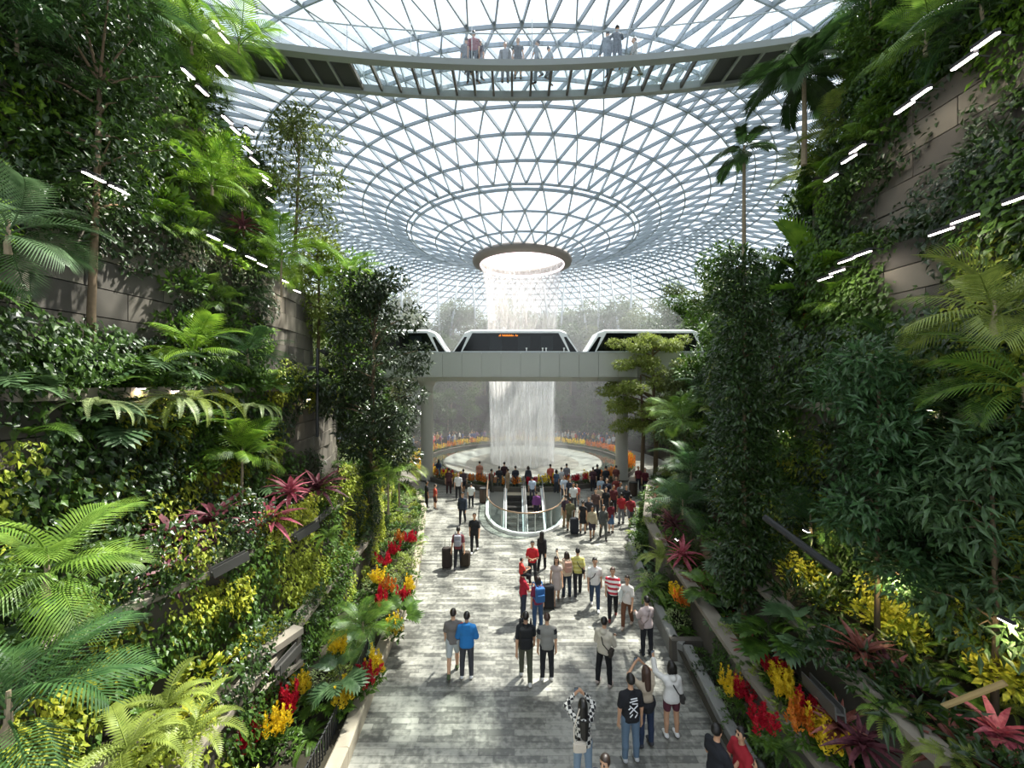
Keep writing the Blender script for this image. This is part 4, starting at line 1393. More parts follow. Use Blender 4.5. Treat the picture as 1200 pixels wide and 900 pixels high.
# parent with a child on the shoulders
b, J = person(613, 727, -75, 'person in crimson tee carrying a child on the shoulders', 1.66, pose='lean', h=N_, top='a3182e', bottom='2b3342', shoe='2a2a2c')
nk = world_of(b, J['neck'])
c, Jc = person(0, 0, -75, 'small child in red tee sitting on the shoulders of the crimson tee adult', 1.0, loc=(nk.x - .05, nk.y + .02, nk.z - .2), pose='ride', h=N_, top='c03028', bottom='1c1c20', bottom_style='trousers', shoe='222222')
b, J = person(630, 737, 15, 'woman in maroon tee and jeans with a blue backpack', 1.62, female=True, pose='stand', h=N_, top='7c2440', bottom='2f4a6c', hair_style='bob', hair='2b211b', eyes=False)
backpack(b, J, '2f5f94', 'blue backpack on the woman in the maroon tee', 1.62)
suitcase(atz(642, 713, 0), 0.2, '1c1c20', 'large black suitcase beside the blue backpack', .72)
b, J = person(652, 706, 180, 'woman with long hair in a pale sleeveless dress walking towards the viewer', 1.60, female=True, pose='walk', h=N_, top='b3a49c', top_style='dress', bottom='b3a49c', hair_style='long', hair='2b211b', shoe='a07c66')
b, J = person(664, 700, 10, 'woman in cream blouse and dark jeans carrying a small pink backpack', 1.60, female=True, pose='onephoto', h=N_, top='c9b79d', top_style='long', bottom='26303f', hair_style='bob', hair='2b211b', eyes=False)
backpack(b, J, 'b08a78', 'small pinkish backpack on the woman in the cream blouse', 1.35)
phone_at(world_of(b, J['lwr'] + J['lfd'] * .1), 0.1, 'phone raised by the woman with the pinkish backpack')
b, J = person(677, 697, -5, 'person in yellow striped polo and black trousers with a shoulder strap', 1.68, pose='walk', h=N_, top=pattern_mat('stripe', 'b8b05a', 'c9c47c'), top_style='polo', bottom='1c1d21', eyes=False)
strap_bag(b, J, '2a2522', '26221f', 'small black sling bag on the yellow polo shirt', 1.68, 1)
b, J = person(624, 682, 170, 'boy in red football tee and black trousers facing the viewer', 1.55, pose='fold', h=N_, top='c0262c', bottom='1c1c22', shoe='c8c8c8')
b, J = person(635, 668, -20, 'woman in black clothes and black headscarf walking away alone', 1.58, female=True, pose='walk', h=N_, top='19181b', top_style='long', bottom='1c1b20', hair_style='veil', hair='15120f', shoe='3a3030', eyes=False)
b, J = person(697, 713, 172, 'man in white tee and blue jeans with a dark strap across the chest', 1.72, pose='walk2', h=N_, top='d6d4cd', bottom='34445c', shoe='e0dfdb')
strap_bag(b, J, '2a2320', '2a2320', 'dark sling bag across the white tee', 1.72, 1)
b, J = person(718, 725, 165, 'man in red and white striped polo and black trousers', 1.66, pose='walk', h=N_, top=pattern_mat('stripe', 'b93040', 'e6e2dc'), top_style='polo', bottom='17181c', shoe='7a3a34', hair='47342a')
b, J = person(735, 735, 150, 'woman in white tee and brown trousers walking beside the striped polo', 1.62, female=True, pose='walk', h=N_, top='d8d2ca', bottom='6c4630', hair_style='bun', hair='2b211b', shoe='cdb8a8')
strap_bag(b, J, 'cfd0c8', 'd3d6cf', 'white tote bag on the shoulder of the woman in brown trousers', 1.62, 1, .02, (.34, .12, .36))
b, J = person(758, 768, 8, 'person in pale pink shirt and black trousers standing by the planter corner', 1.64, female=True, pose='lean', h=N_, top='d3bfbb', top_style='long', bottom='1c1e24', hair_style='short', shoe='20242c', eyes=False)
strap_bag(b, J, '8f7d76', '8f7d76', 'grey brown bag strap on the pale pink shirt', 1.64, -1)
b, J = person(708, 803, -35, 'person in cream shirt and black trousers looking at a phone', 1.70, pose='phone', h=N_, top='c9c0ae', top_style='long', bottom='17181b', shoe='a89a92')
strap_bag(b, J, '3b352f', '3b352f', 'dark sling strap on the cream shirt', 1.70, 1)
phone_at(world_of(b, J['rwr'] + J['rfd'] * .1), -0.6, 'dark phone in the hand of the cream shirt person', 1.0)
b, J = person(787, 864, 3, 'woman in white hoodie and maroon shorts taking a photo by the kerb', 1.62, female=True, pose='onephoto', h=N_, top='dcd9d3', top_style='jacket', bottom='5a2a36', bottom_style='hotpants', hair_style='bob', hair='1c1814', shoe='e2dfdc', eyes=False)
strap_bag(b, J, '33302e', '33302e', 'dark thin strap over the white hoodie', 1.62, 1)
phone_at(world_of(b, J['lwr'] + J['lfd'] * .1), 0.1, 'phone held up by the woman in the white hoodie')
b, J = person(739, 892, 5, 'person in black tee with a white graphic print and grey blue jeans', 1.74, pose='stand', h=N_, top='17181d', bottom='5f7488', shoe='b9b9b9', eyes=False)
pr = MB(); yb = -.155
def stroke(x0, z0, x1, z1, w_): pr.bar((x0, yb, z0), (x1, yb, z1), .012, w_, (0, -1, 0) if False else (x0 - x1, 0, z1 - z0) if False else (0, 0, 1))
for (x0, z0, x1, z1) in ((-.08, 1.08, .08, 1.24), (.08, 1.08, -.08, 1.24), (-.08, 1.3, .08, 1.34), (-.06, 1.36, .07, 1.38), (-.07, 1.01, -.02, 1.07), (.03, 1.0, .07, 1.06), (-.03, 1.27, .08, 1.27), (-.1, 1.16, -.06, 1.2)):
    pr.tube([(x0, yb, z0), (x1, yb - .004, z1)], .011, 5)
pr.build('shirt_print', cloth('e4e4e6'), b)
b, J = person(757, 874, 12, 'woman in beige top raising a phone, dark jacket tied at the waist', 1.66, female=True, pose='photo', h=N_, top='b9aa94', bottom='26334c', hair_style='long', hair='47342a', shoe='3a3a40', eyes=False)
MB().lathe([(.15, .78), (.19, .92), (.17, 1.0), (.15, 1.0), (.17, .9), (.15, .78)], 16).build('waist_jacket', cloth('1b1c20'), b, scale=(1.1, .95, 1))
phone_at(world_of(b, (J['rwr'] + J['lwr']) / 2 + J['rfd'] * .08), 0.2, 'phone held overhead by the woman with the tied jacket')
b, J = person(683, 922, 3, 'woman with very long black hair in black and white checked shirt', 1.64, female=True, pose='photo', h=N_, top=pattern_mat('check', '1d1d20', 'd9d6cf'), top_style='long', bottom='7f93a6', hair_style='long', hair='15120f', shoe='d0d0d0', eyes=False)
MB().tube([tuple(J['head'] - (0, .1, .2)), tuple(J['chest'] - (0, .15, .16))], [.1, .06], 8).build('hair_length', M_HAIRS['15120f'], b)
phone_at(world_of(b, (J['rwr'] + J['lwr']) / 2 + J['rfd'] * .08), 0.0, 'phone held up by the woman in the checked shirt')
e = empty('shoulder_bag', world_of(b, J['pel'] + (-.1, -.19, -.03)), 0.05); tag(e, 'cream shoulder bag against the checked shirt', 'bag')
pb = MB().add(*rounded_box(.24, .07, .17)).build('pouch', cloth('d9cdbd'), e); MB().box(-.11, .11, -.048, -.036, .08, .155).build('flap', cloth('d9cdbd'), pb)
MB().tube([tuple(Vector((-.1, .02, .16))), (-.1, .04, .4), (.02, .12, .68)], .012, 5).build('strap', cloth('d9cdbd'), e)
p = at(709, 886, 6.25)
b, J = person(0, 0, 140, 'person with dark hair glancing sideways at the bottom of the picture', 1.66, loc=(p.x, 6.25, 0), pose='walk', h=N_, top='30313a', bottom='2a2c34', hair='2b211b')
b, J = person(0, 0, -70, 'man in black tee facing the red tee man at the planter', 1.70, loc=(3.52, 6.75, 0), pose='phone', h=N_, top='1d1f26', bottom='22242a', hair='15120f')
b, J = person(0, 0, 100, 'man in red tee facing the black tee man at the planter', 1.64, loc=(3.95, 6.75, 0), pose='fold', h=N_, top='a82430', bottom='5a5650', hair='15120f')
b, J = person(0, 0, 60, 'man in white tee with dark hair at the lower edge beside the red tee', 1.56, loc=(3.95, 6.25, 0), pose='lean', h=N_, top='d4d4d0', bottom='33343a', hair='15120f')
# middle distance
m_ = 0.028
b, J = person(556, 647, 178, 'tall man in black tee and black trousers walking towards the viewer alone', 1.76, pose='walk', h=.024, top='1b1b1e', bottom='18181b', shoe='dcdcda')
b, J = person(537, 666, 0, 'man in maroon tee with grey backpack pulling two suitcases', 1.70, pose='pull', h=.024, top='6b3036', bottom='1b1c22', shoe='404048', eyes=False)
backpack(b, J, '8a8a92', 'grey backpack on the man pulling two suitcases', 1.6)
suitcase(atz(524, 666, 0), 0.1, '2a221e', 'taller dark suitcase of the two pulled by the maroon tee man', .78)
suitcase(atz(545, 664, 0), -0.1, '33291f', 'shorter dark suitcase of the two pulled by the maroon tee man', .56)
b, J = person(542, 614, 175, 'man in open navy jacket and white shirt with a shoulder bag', 1.70, pose='walk', h=m_, top='2c3340', top_style='jacket', bottom='1d1f26')
strap_bag(b, J, '20242c', '20242c', 'dark bag on the shoulder of the navy jacket man', 1.7, 1, .0, (.3, .12, .28))
P_ = [ # u, v_foot, face, label, kwargs
 (552, 595, 0, 'child in white tee and black trousers near the litter bin', dict(H=1.5, pose='stand', top='d0d2ce', bottom='1f2228')),
 (537, 585, 180, 'man in white shirt and black trousers with a strap, left of the litter bin', dict(H=1.72, pose='stand', top='d3d3d3', bottom='1b1c20')),
 (543, 578, 20, 'person in dark tee and shorts just behind the white shirt man', dict(H=1.66, pose='walk', top='45363a', bottom='2b2b30', bottom_style='shorts')),
 (526, 579, 0, 'person in dark maroon shirt and brown trousers before the flower trough', dict(H=1.76, pose='stand', top='4a2c30', bottom='3c2428')),
 (510, 597, -60, 'child in red top and brown shorts near the kerb plants', dict(H=1.5, pose='stand', top='b04434', bottom='4a3030', bottom_style='shorts')),
 (500, 595, -60, 'person in black half hidden by the kerb plants', dict(H=1.6, pose='stand', top='1e1e22', bottom='1e1e22')),
 (514, 564, 0, 'woman in long teal skirt and navy top by the trough', dict(H=1.66, female=True, pose='stand', top='2c3450', bottom='5d8480', bottom_style='skirt', hair_style='veil')),
 (562, 568, 0, 'person in salmon tee and grey trousers watching the waterfall', dict(H=1.72, pose='stand', top='b07a64', bottom='5a5a62')),
 (576, 577, -60, 'person in brown top leaning at the end of the escalator rail', dict(H=1.6, pose='lean', top='6a5444', bottom='4c483e')),
 (585, 575, 0, 'person in black tee among the onlookers by the escalator rail', dict(H=1.7, pose='stand', top='222428', bottom='4d4f48')),
 (591, 570, 0, 'tall person in dark red top among the onlookers at the trough', dict(H=1.76, pose='stand', top='3a2226', bottom='26262a')),
 (595, 577, 60, 'person in beige clothes beside the escalator entrance', dict(H=1.62, pose='stand', top='8f7a5c', bottom='8a7a64')),
 (604, 575, 10, 'person in navy top standing alone above the escalators', dict(H=1.72, pose='stand', top='20222e', bottom='20222a')),
 (619, 574, 0, 'woman in dark grey jacket straight in front of the waterfall', dict(H=1.66, female=True, pose='stand', top='3a3c44', top_style='jacket', bottom='4a4038', hair_style='bob')),
 (645, 572, 0, 'person in coral top watching the waterfall', dict(H=1.7, pose='stand', top='b0584a', bottom='4a3c38')),
 (652, 578, -30, 'person in blue top with dark hair by the far escalator rail', dict(H=1.6, female=True, pose='stand', top='3a4a60', bottom='333840', hair_style='bob')),
 (658, 576, 30, 'person in white top beyond the far escalator rail', dict(H=1.66, pose='phone', top='c4c4c4', bottom='3c3c40')),
 (664, 571, 0, 'person in grey top turned to the waterfall beside the coral top', dict(H=1.7, pose='stand', top='7c7c80', bottom='33343a')),
 (661, 588, 170, 'person in pale blue shirt in the queue along the escalator', dict(H=1.66, pose='stand', top='b8c4d0', bottom='2e3038')),
 (668, 592, 150, 'person in dark navy top in the queue along the escalator', dict(H=1.68, pose='stand', top='262a38', bottom='2c2c30')),
 (672, 599, 180, 'person in white top in the queue along the escalator', dict(H=1.66, pose='stand', top='cbcbc8', bottom='3a3a3e')),
 (676, 593, 180, 'child in red and white top near the queue', dict(H=1.35, pose='stand', top='b4544c', bottom='5a5a60', bottom_style='shorts')),
 (663, 618, 20, 'person in dark purple tee and beige trousers at the escalator bend', dict(H=1.7, pose='stand', top='3b2c38', bottom='8a7354')),
 (668, 622, 10, 'person in olive top and shorts behind the purple tee', dict(H=1.68, pose='stand', top='5c5a40', bottom='4f4c3a', bottom_style='shorts')),
 (683, 625, -20, 'woman in black dress beside an upright suitcase', dict(H=1.66, female=True, pose='stand', top='1c1c1e', top_style='dress', bottom='1c1c1e', hair_style='bun')),
 (690, 618, 170, 'person in charcoal tee in the middle of the crowd', dict(H=1.62, pose='stand', top='34343a', bottom='6a5c48')),
 (694, 632, 175, 'woman in loose beige coat walking out of the crowd', dict(H=1.62, female=True, pose='walk', top='a5987c', top_style='jacket', bottom='3c3440', bottom_style='shorts', hair_style='bob')),
 (707, 632, 180, 'woman in grey trousers and dark cardigan walking out of the crowd', dict(H=1.68, female=True, pose='walk2', top='50524e', top_style='jacket', bottom='55564f', hair_style='long')),
 (716, 625, 20, 'woman in crimson top and blue denim skirt', dict(H=1.62, female=True, pose='stand', top='6e222c', bottom='4c6888', bottom_style='skirt', hair_style='bob')),
 (728, 614, 10, 'person in bright red tee and grey trousers at the crowd edge', dict(H=1.66, pose='stand', top='a02a30', bottom='77797c')),
 (739, 617, 0, 'person in red tee with bare legs nearest the kerb plants', dict(H=1.66, pose='walk', top='8c2a30', bottom='6b6b6e', bottom_style='shorts')),
 (698, 608, 180, 'person in brown tee behind the charcoal tee', dict(H=1.66, pose='stand', top='54403a', bottom='34343a')),
 (703, 601, 160, 'person in cream top deep in the crowd', dict(H=1.6, pose='fold', top='a89c88', bottom='3a3a40')),
 (710, 606, 200, 'person in black top deep in the crowd beside the cream top', dict(H=1.68, pose='stand', top='1f2024', bottom='2a2a30')),
 (711, 595, 180, 'tall person in navy tee in the back of the crowd', dict(H=1.78, pose='stand', top='2c2e3c', bottom='2a2a30')),
 (719, 602, 190, 'person in dark red tee with black trousers in the crowd', dict(H=1.64, pose='stand', top='5a2428', bottom='202024')),
 (722, 590, 180, 'person in rust tee at the back of the crowd', dict(H=1.7, pose='stand', top='7a3430', bottom='2c2c30')),
 (704, 588, 170, 'person in light blue shirt at the back of the crowd', dict(H=1.6, pose='stand', top='9fb0c0', bottom='3a3a40')),
 (727, 597, 200, 'person in checked grey top near the pillar', dict(H=1.62, pose='stand', top='6a6a6a', bottom='34343a')),
 (734, 603, 180, 'person in black tee near the pillar foot', dict(H=1.68, pose='stand', top='26262a', bottom='3a3a40')),
 (695, 576, 0, 'person in maroon top sitting apart by the flower trough', dict(H=1.68, pose='stand', top='40262c', bottom='24242a')),
 (700, 574, 0, 'tall person in black at the flower trough', dict(H=1.78, pose='stand', top='1c1c20', bottom='1c1c20')),
 (710, 577, 10, 'tall person in navy and black near the flower trough', dict(H=1.8, pose='stand', top='22242c', bottom='1c1c22')),
 (722, 573, 0, 'person in tan shorts beside the pillar', dict(H=1.66, pose='stand', top='6a3a34', bottom='8a7a66', bottom_style='shorts')),
 (748, 574, 180, 'person in maroon tee right of the pillar', dict(H=1.64, pose='stand', top='6a2830', bottom='26262c')),
 (756, 578, 180, 'person in dark crimson tee right of the pillar, holding hands low', dict(H=1.7, pose='stand', top='5c2028', bottom='24242a')),
]
skc = ('c79a7a', 'd8ae90', 'a87a58')
for i, (u, v, fc, lab, kw) in enumerate(P_):
    H = kw.pop('H')
    person(u, v, fc, lab, H, h=.032, skin=skc[i % 3], hair=('1c1814', '2b211b', '15120f')[i % 3], eyes=False, **kw)
suitcase(atz(673, 626, 0), 0.1, '23262c', 'upright dark suitcase beside the woman in the black dress', .74)
# riders on the escalator
person(0, 0, 0, 'rider in pale blue top on the escalator', 1.6, loc=(1.3, 25.4, -.2), pose='stand', h=.032, top='a9b6c8', bottom='3a3a44', eyes=False)
person(0, 0, 0, 'rider in purple coat on the escalator', 1.62, loc=(1.5, 24.1, -.82), pose='stand', h=.032, top='6d3a72', top_style='jacket', bottom='2a2430', eyes=False)
# people on the glass bridge
BP = [(547, 16.0, 20, 'walk', 'person in grey on the glass bridge, first of the strollers', '70747a', '50565e'),
      (555, 15.7, 0, 'stand', 'person in red top on the glass bridge', '8a4a50', '3c4048'),
      (562, 16.1, -40, 'stand', 'person with pale trousers on the glass bridge', '6a6e74', '8a9098'),
      (592, 16.2, 180, 'stand', 'person in light grey coat on the glass bridge', '8a8a8c', '6a6a6e'),
      (607, 16.0, 180, 'stand', 'person in long dark dress on the glass bridge', '3e4040', '3e4040'),
      (630, 16.1, 60, 'walk', 'person striding in light clothes on the glass bridge', '8c949a', '808890'),
      (643, 16.2, -60, 'walk2', 'small person following the strider on the glass bridge', '9aa0a6', '4a4e54'),
      (711, 15.8, 20, 'walk', 'slim person in pale jacket on the glass bridge near the dark panel', '7e868e', '6c7680'),
      (722, 15.6, 0, 'photo', 'person in dark clothes taking a photo on the glass bridge', '4a5058', '4a5058'),
      (741, 16.2, 90, 'walk', 'person in loose beige coat on the glass bridge', '98948c', '8a8680')]
for i, (u, y_, fc, ps, lab, t_, b_) in enumerate(BP):
    x = (u - 600) / F * y_
    person(0, 0, fc, lab, 1.5 if 'small' in lab else 1.68, loc=(x, y_ - .01 * x * x, 19.88), pose=ps, h=.03, top=t_, top_style='dress' if 'dress' in lab else 'jacket' if 'coat' in lab or 'jacket' in lab else 'tee', bottom=b_, eyes=False)

# far crowd behind the basin: one small mesh each
def far_proto(pose, female, dress):
    body, J = build_person('proto', 1.66, pose, female, .05, hair_style='bob' if female else 'short', top='888888', bottom='444444', eyes=False,
                           bottom_style='skirt' if dress else 'trousers')
    V = []; Fc = []; mi = []; n = 0
    slot = {'hair': 1, 'shirt': 2, 'trousers': 3, 'skirt': 3, 'shoe': 3}
    for o in [body] + list(body.children):
        me = o.data; vs_ = np.empty(len(me.vertices) * 3); me.vertices.foreach_get('co', vs_)
        V.append(vs_.reshape(-1, 3))
        sl_ = slot.get(o.name.split('.')[0], 0)
        for p in me.polygons:
            Fc.append([i + n for i in p.vertices]); mi.append(sl_)
        n += len(me.vertices)
    for o in list(body.children) + [body]:
        bpy.data.objects.remove(o)
    return mk_mesh('far_person', np.concatenate(V), Fc, [M_SKIN['c79a7a'], M_HAIRS['1c1814'], cloth('888888'), cloth('444444')], mi, True)
protos = [far_proto('stand', False, False), far_proto('walk', True, False), far_proto('fold', True, True), far_proto('phone', False, False)]
tops = ['c8c8cc', 'b83a3a', '2f4468', '9aa8b8', '30303a', 'd6d2c8', '7a5a8a', 'b89a50', '5a7a6a', 'a05060', '4c5c8c', 'e0ddd8']
k = 0
for i in range(92):
    a = math.radians(28 + 128 * (i + rng.random() * .8) / 92)
    r_ = 10.7 + 2.3 * rng.random()
    o = obj('person', protos[i % 4], loc=(AX.x + r_ * math.cos(a), AX.y + r_ * math.sin(a), 0), rot=(0, 0, rng.random() * 6.28), scale=.9 + .14 * rng.random())
    tag(o, 'small distant figure in the crowd standing behind the far flower ring', 'person', 'far crowd behind the basin')
    o.material_slots[2].link = 'OBJECT'; o.material_slots[2].material = cloth(tops[int(rng.integers(len(tops)))])
    o.material_slots[3].link = 'OBJECT'; o.material_slots[3].material = cloth(['26262c', '3a4458', '5a5a60'][i % 3])
# ================================================================== PLANTS
L_DARK = leafmat('leaf_dark', '1c2e14', '3a5422', .22, .35, .5)
L_MID = leafmat('leaf_mid', '2f4a1a', '5a7a2c', .3)
L_BRIGHT = leafmat('leaf_bright', '4f7a22', '8fb03a', .38)
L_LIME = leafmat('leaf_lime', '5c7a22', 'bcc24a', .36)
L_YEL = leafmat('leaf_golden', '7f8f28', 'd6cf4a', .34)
L_PALE = leafmat('leaf_pale_green', '7f9460', 'b4bf86', .3)
L_PALM = leafmat('leaf_palm', '4d7028', '86a444', .34)
L_PALMD = leafmat('leaf_palm_dark', '30502c', '54743f', .28)
L_BLUE = leafmat('leaf_bluegreen', '36502f', '667f58', .2, .4, .4)
L_PURP = leafmat('leaf_purple', '4a2430', '7d4a50', .25)
L_PINK = leafmat('leaf_pink', 'a03a52', 'd6808a', .3)
L_RUST = leafmat('leaf_rust', '6a3a2c', 'a0645a', .25)
L_RED = leafmat('plume_red', 'a01024', 'd82c44', .3)
L_GOLD = leafmat('plume_yellow', 'd8b61c', 'f4e048', .3)
L_ORNG = leafmat('plume_orange', 'b8581c', 'e09638', .3)
L_OLIVE = leafmat('leaf_olive', '6a7a34', '98a650', .34)
L_HAZE = leafmat('leaf_forest', '3a5230', '64794a', .25)

def frames(d, nrm):
    d = d / (np.linalg.norm(d, axis=1, keepdims=True) + 1e-9)
    y = np.cross(nrm, d); y /= np.linalg.norm(y, axis=1, keepdims=True) + 1e-9
    z = np.cross(d, y)
    return np.stack([d, y, z], -1)
def leaf_t(w=.38, droop=.15, fold=.1):
    """Folded leaf of unit length along +X."""
    V = np.array([(0, 0, 0), (.42, w / 2, fold * w), (.45, 0, -.02), (.42, -w / 2, fold * w), (1, 0, -droop)])
    return V, np.array([(0, 2, 1), (0, 3, 2), (2, 4, 1), (3, 4, 2)])
def strap_t(w=.1, bend=.35):
    ts = [0, .3, .6, .85, 1]
    ws = [.5, 1, .95, .5, .02]
    V = []
    for t, q in zip(ts, ws):
        z = -bend * t * t
        V += [(t, q * w / 2, z + .25 * w * q), (t, 0, z), (t, -q * w / 2, z + .25 * w * q)]
    Fc = []
    for i in range(4):
        k = i * 3
        Fc += [(k, k + 1, k + 4, k + 3), (k + 1, k + 2, k + 5, k + 4)]
    return np.array(V, float), np.array(Fc)
def scatter(T, pos, R, sc):
    V0, F0 = T
    n = len(pos)
    V = np.einsum('nij,vj->nvi', R, V0) * np.asarray(sc).reshape(-1, 1, 1) + pos[:, None]
    return V.reshape(-1, 3), (F0[None] + (np.arange(n) * len(V0))[:, None, None]).reshape(-1, F0.shape[1])
def join(parts):
    Vs = []; Fs = []; n = 0
    for V, Fc in parts:
        Vs.append(V); Fs += (np.asarray(Fc) + n).tolist() if not isinstance(Fc, list) else [[i + n for i in f] for f in Fc]
        n += len(V)
    return np.concatenate(Vs), Fs
def rnd(n, k=3): return rng.normal(size=(n, k))
def unit(v): return v / (np.linalg.norm(v, axis=-1, keepdims=True) + 1e-9)

# ---- leaf-mass prototypes (one mesh each)
def bush_mesh(n, rad, ls, m, w=.42, flat=1.0, droop=.2, seed=0, up=.3):
    global rng
    u = unit(rnd(n)); u[:, 2] = np.abs(u[:, 2]) * .9 - .12
    lump = 1 + .28 * np.sin(u[:, 0] * 5 + seed) * np.cos(u[:, 1] * 4 + 2 * seed)
    pos = u * (rad * lump * (.5 + .5 * rng.random(n) ** .5))[:, None] * np.array([1, 1, flat])
    pos[:, 2] += rad * .25
    d = unit(u + rnd(n) * .55 + np.array([0, 0, up - .3 * rng.random()]))
    nr = unit(np.array([0, 0, 1.0]) + u * .5 + rnd(n) * .35)
    V, Fc = scatter(leaf_t(w, droop), pos, frames(d, nr), ls * (.65 + .7 * rng.random(n)))
    return mk_mesh('bush', V, Fc, m)
def climber_mesh(n, W, Hh, dep, ls, m, w=.55, seed=0):
    """Leaves hanging on a wall face that looks along +X; W along Y, Hh along Z, base at z = 0."""
    q = unit(rnd(n, 2)) * (rng.random(n) ** .55)[:, None]
    edge = 1 + .25 * np.sin(np.arctan2(q[:, 1], q[:, 0]) * 3 + seed)
    pos = np.stack([dep * (.15 + .85 * rng.random(n)) * (1 - .6 * np.linalg.norm(q, axis=1)), q[:, 0] * W / 2 * edge, Hh / 2 + q[:, 1] * Hh / 2 * edge], 1)
    d = unit(np.array([.55, 0, -.75]) + rnd(n) * .42)
    nr = unit(np.array([1, 0, .75]) + rnd(n) * .35)
    V, Fc = scatter(leaf_t(w, .2), pos, frames(d, nr), ls * (.6 + .8 * rng.random(n)))
    return mk_mesh('climber', V, Fc, m)
def frond_arrays(L, n, ll, lw, a0=.9, a1=-.7, ang=1.0, droop=.35, web=False, stalk=.15):
    """Feather leaf: rachis in the XZ plane from the origin, leaflets either side."""
    K = 14
    ts = np.linspace(0, 1, K)
    th = a0 + (a1 - a0) * ts
    P = np.zeros((K, 3))
    for i in range(1, K):
        P[i] = P[i - 1] + np.array([math.cos(th[i]), 0, math.sin(th[i])]) * L / (K - 1)
    mb = MB(); mb.tube(P.tolist(), np.linspace(.011, .003, K) * max(L, .6), 4, False)
    parts = [(np.concatenate(mb.V), mb.F)]
    V = []; Fc = []
    for i in range(n):
        t = stalk + (1 - stalk) * (i + .5) / n
        c = np.array([np.interp(t, ts, P[:, j]) for j in range(3)])
        a = np.interp(t, ts, th)
        fx = np.array([math.cos(a), 0, math.sin(a)]); nz_ = np.array([-math.sin(a), 0, math.cos(a)])
        f = (t - stalk) / (1 - stalk)
        ln = ll * (math.sin(PI * (.16 + .8 * f)) ** .7) * (.92 + .16 * rng.random())
        sp = ang * (1 - .55 * f)
        for sd in (-1, 1):
            d = fx * math.cos(sp) + np.array([0, sd, 0]) * math.sin(sp) + nz_ * .22
            d = d / np.linalg.norm(d)
            wv = np.cross(d, nz_); wv /= np.linalg.norm(wv)
            w_ = lw * (.6 + .5 * math.sin(PI * min(1, .2 + f * .8)))
            k = len(V)
            mdp = c + d * ln * .5 - np.array([0, 0, droop * ln * .18])
            V += [c - wv * w_ * .3, c + wv * w_ * .3, mdp + wv * w_ * .5, mdp - wv * w_ * .5, c + d * ln - np.array([0, 0, droop * ln])]
            Fc += [(k, k + 1, k + 2, k + 3), (k + 3, k + 2, k + 4)]
    V0 = np.array(V)
    return join(parts + [(V0, Fc)])
def frond_mesh(m, *a, **k):
    V, Fc = frond_arrays(*a, **k)
    return mk_mesh('frond', V, Fc, m)

def M_az(az, tilt=0.0, roll=0.0, s=1.0, z=0.0, r=0.0):
    return Matrix.Translation((r * math.cos(az), r * math.sin(az), z)) @ Matrix.Rotation(az, 4, 'Z') @ Matrix.Rotation(-tilt, 4, 'Y') @ Matrix.Rotation(roll, 4, 'X') @ Matrix.Scale(s, 4)

# ---- frond libraries
FR_PALM = {m: [frond_mesh(MM, 1.0, 25, .42, .019, a0=.75 - .1 * j, a1=-.75 + .15 * j, ang=1.05, droop=.3 + .15 * j) for j in range(3)]
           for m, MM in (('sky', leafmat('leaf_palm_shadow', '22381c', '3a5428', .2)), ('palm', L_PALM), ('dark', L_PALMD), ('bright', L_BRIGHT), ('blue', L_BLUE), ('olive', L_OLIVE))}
FR_FAN = [frond_mesh(MM, .9, 17, .36, .05, a0=.9, a1=-.25, ang=.8, droop=.12) for MM in (L_BRIGHT, L_PALM, L_PALMD)]
FR_FERN = [frond_mesh(MM, .7, 25, .115, .02, a0=.95 - .1 * j, a1=-1.15, ang=1.3, droop=.15, stalk=.06) for j, MM in enumerate((L_PALM, L_OLIVE, L_MID))]
FR_HANG = [frond_mesh(MM, 1.0, 32, .11, .022, a0=.5, a1=-1.65, ang=1.4, droop=.1, stalk=.05) for MM in (L_OLIVE, L_PALE)]
FR_PHIL = [frond_mesh(MM, .62, 7, .34, .085, a0=.8, a1=-.75, ang=1.15, droop=.22, stalk=.42) for MM in (L_BLUE, L_MID)]
def strap_mesh(m, w, bend): return mk_mesh('leaf', *strap_t(w, bend), m)
ST = {k: [strap_mesh(m, .18, b) for b in (.25, .65)] for k, m in (('purple', L_PURP), ('pink', L_PINK), ('rust', L_RUST), ('green', L_PALMD), ('lime', L_LIME))}

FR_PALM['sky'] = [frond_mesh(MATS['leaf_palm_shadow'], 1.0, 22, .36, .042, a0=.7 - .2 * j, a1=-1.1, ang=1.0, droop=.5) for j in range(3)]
def proto_palm(key, n, trunk_h, frond_s, lift=1.0, trunk_r=.05, fan=False, spread=.25, stems=1, bark=None):
    parts = []
    tr = MB()
    for q in range(stems):
        ox, oy = (0, 0) if stems == 1 else (.12 * math.cos(q * 2.4), .12 * math.sin(q * 2.4))
        tr.tube([(ox, oy, -.1), (ox * 1.3 + .02, oy * 1.3, trunk_h * .5), (ox * 1.6, oy * 1.6, trunk_h)], [trunk_r * 1.25, trunk_r, trunk_r * .8], 7)
        tr.tube([(ox * 1.6, oy * 1.6, trunk_h - .02), (ox * 1.6, oy * 1.6, trunk_h + .25 * frond_s)], [trunk_r * .95, trunk_r * .5], 7)
    parts.append(('trunk', tr.mesh('trunk', bark or M_BARK_L), Matrix()))
    for i in range(n):
        az = i * 2.399 + rng.random() * .4
        t = i / max(1, n - 1)
        tilt = lift * (.75 - 1.1 * t) + rng.normal() * .08
        me = FR_FAN[('bright', 'palm', 'dark').index(key)] if fan else FR_PALM[key][i % 3]
        parts.append(('frond', me, M_az(az, tilt, rng.normal() * .25, frond_s * (.85 + .3 * rng.random()), trunk_h + .12 * frond_s * (1 - t))))
    return parts
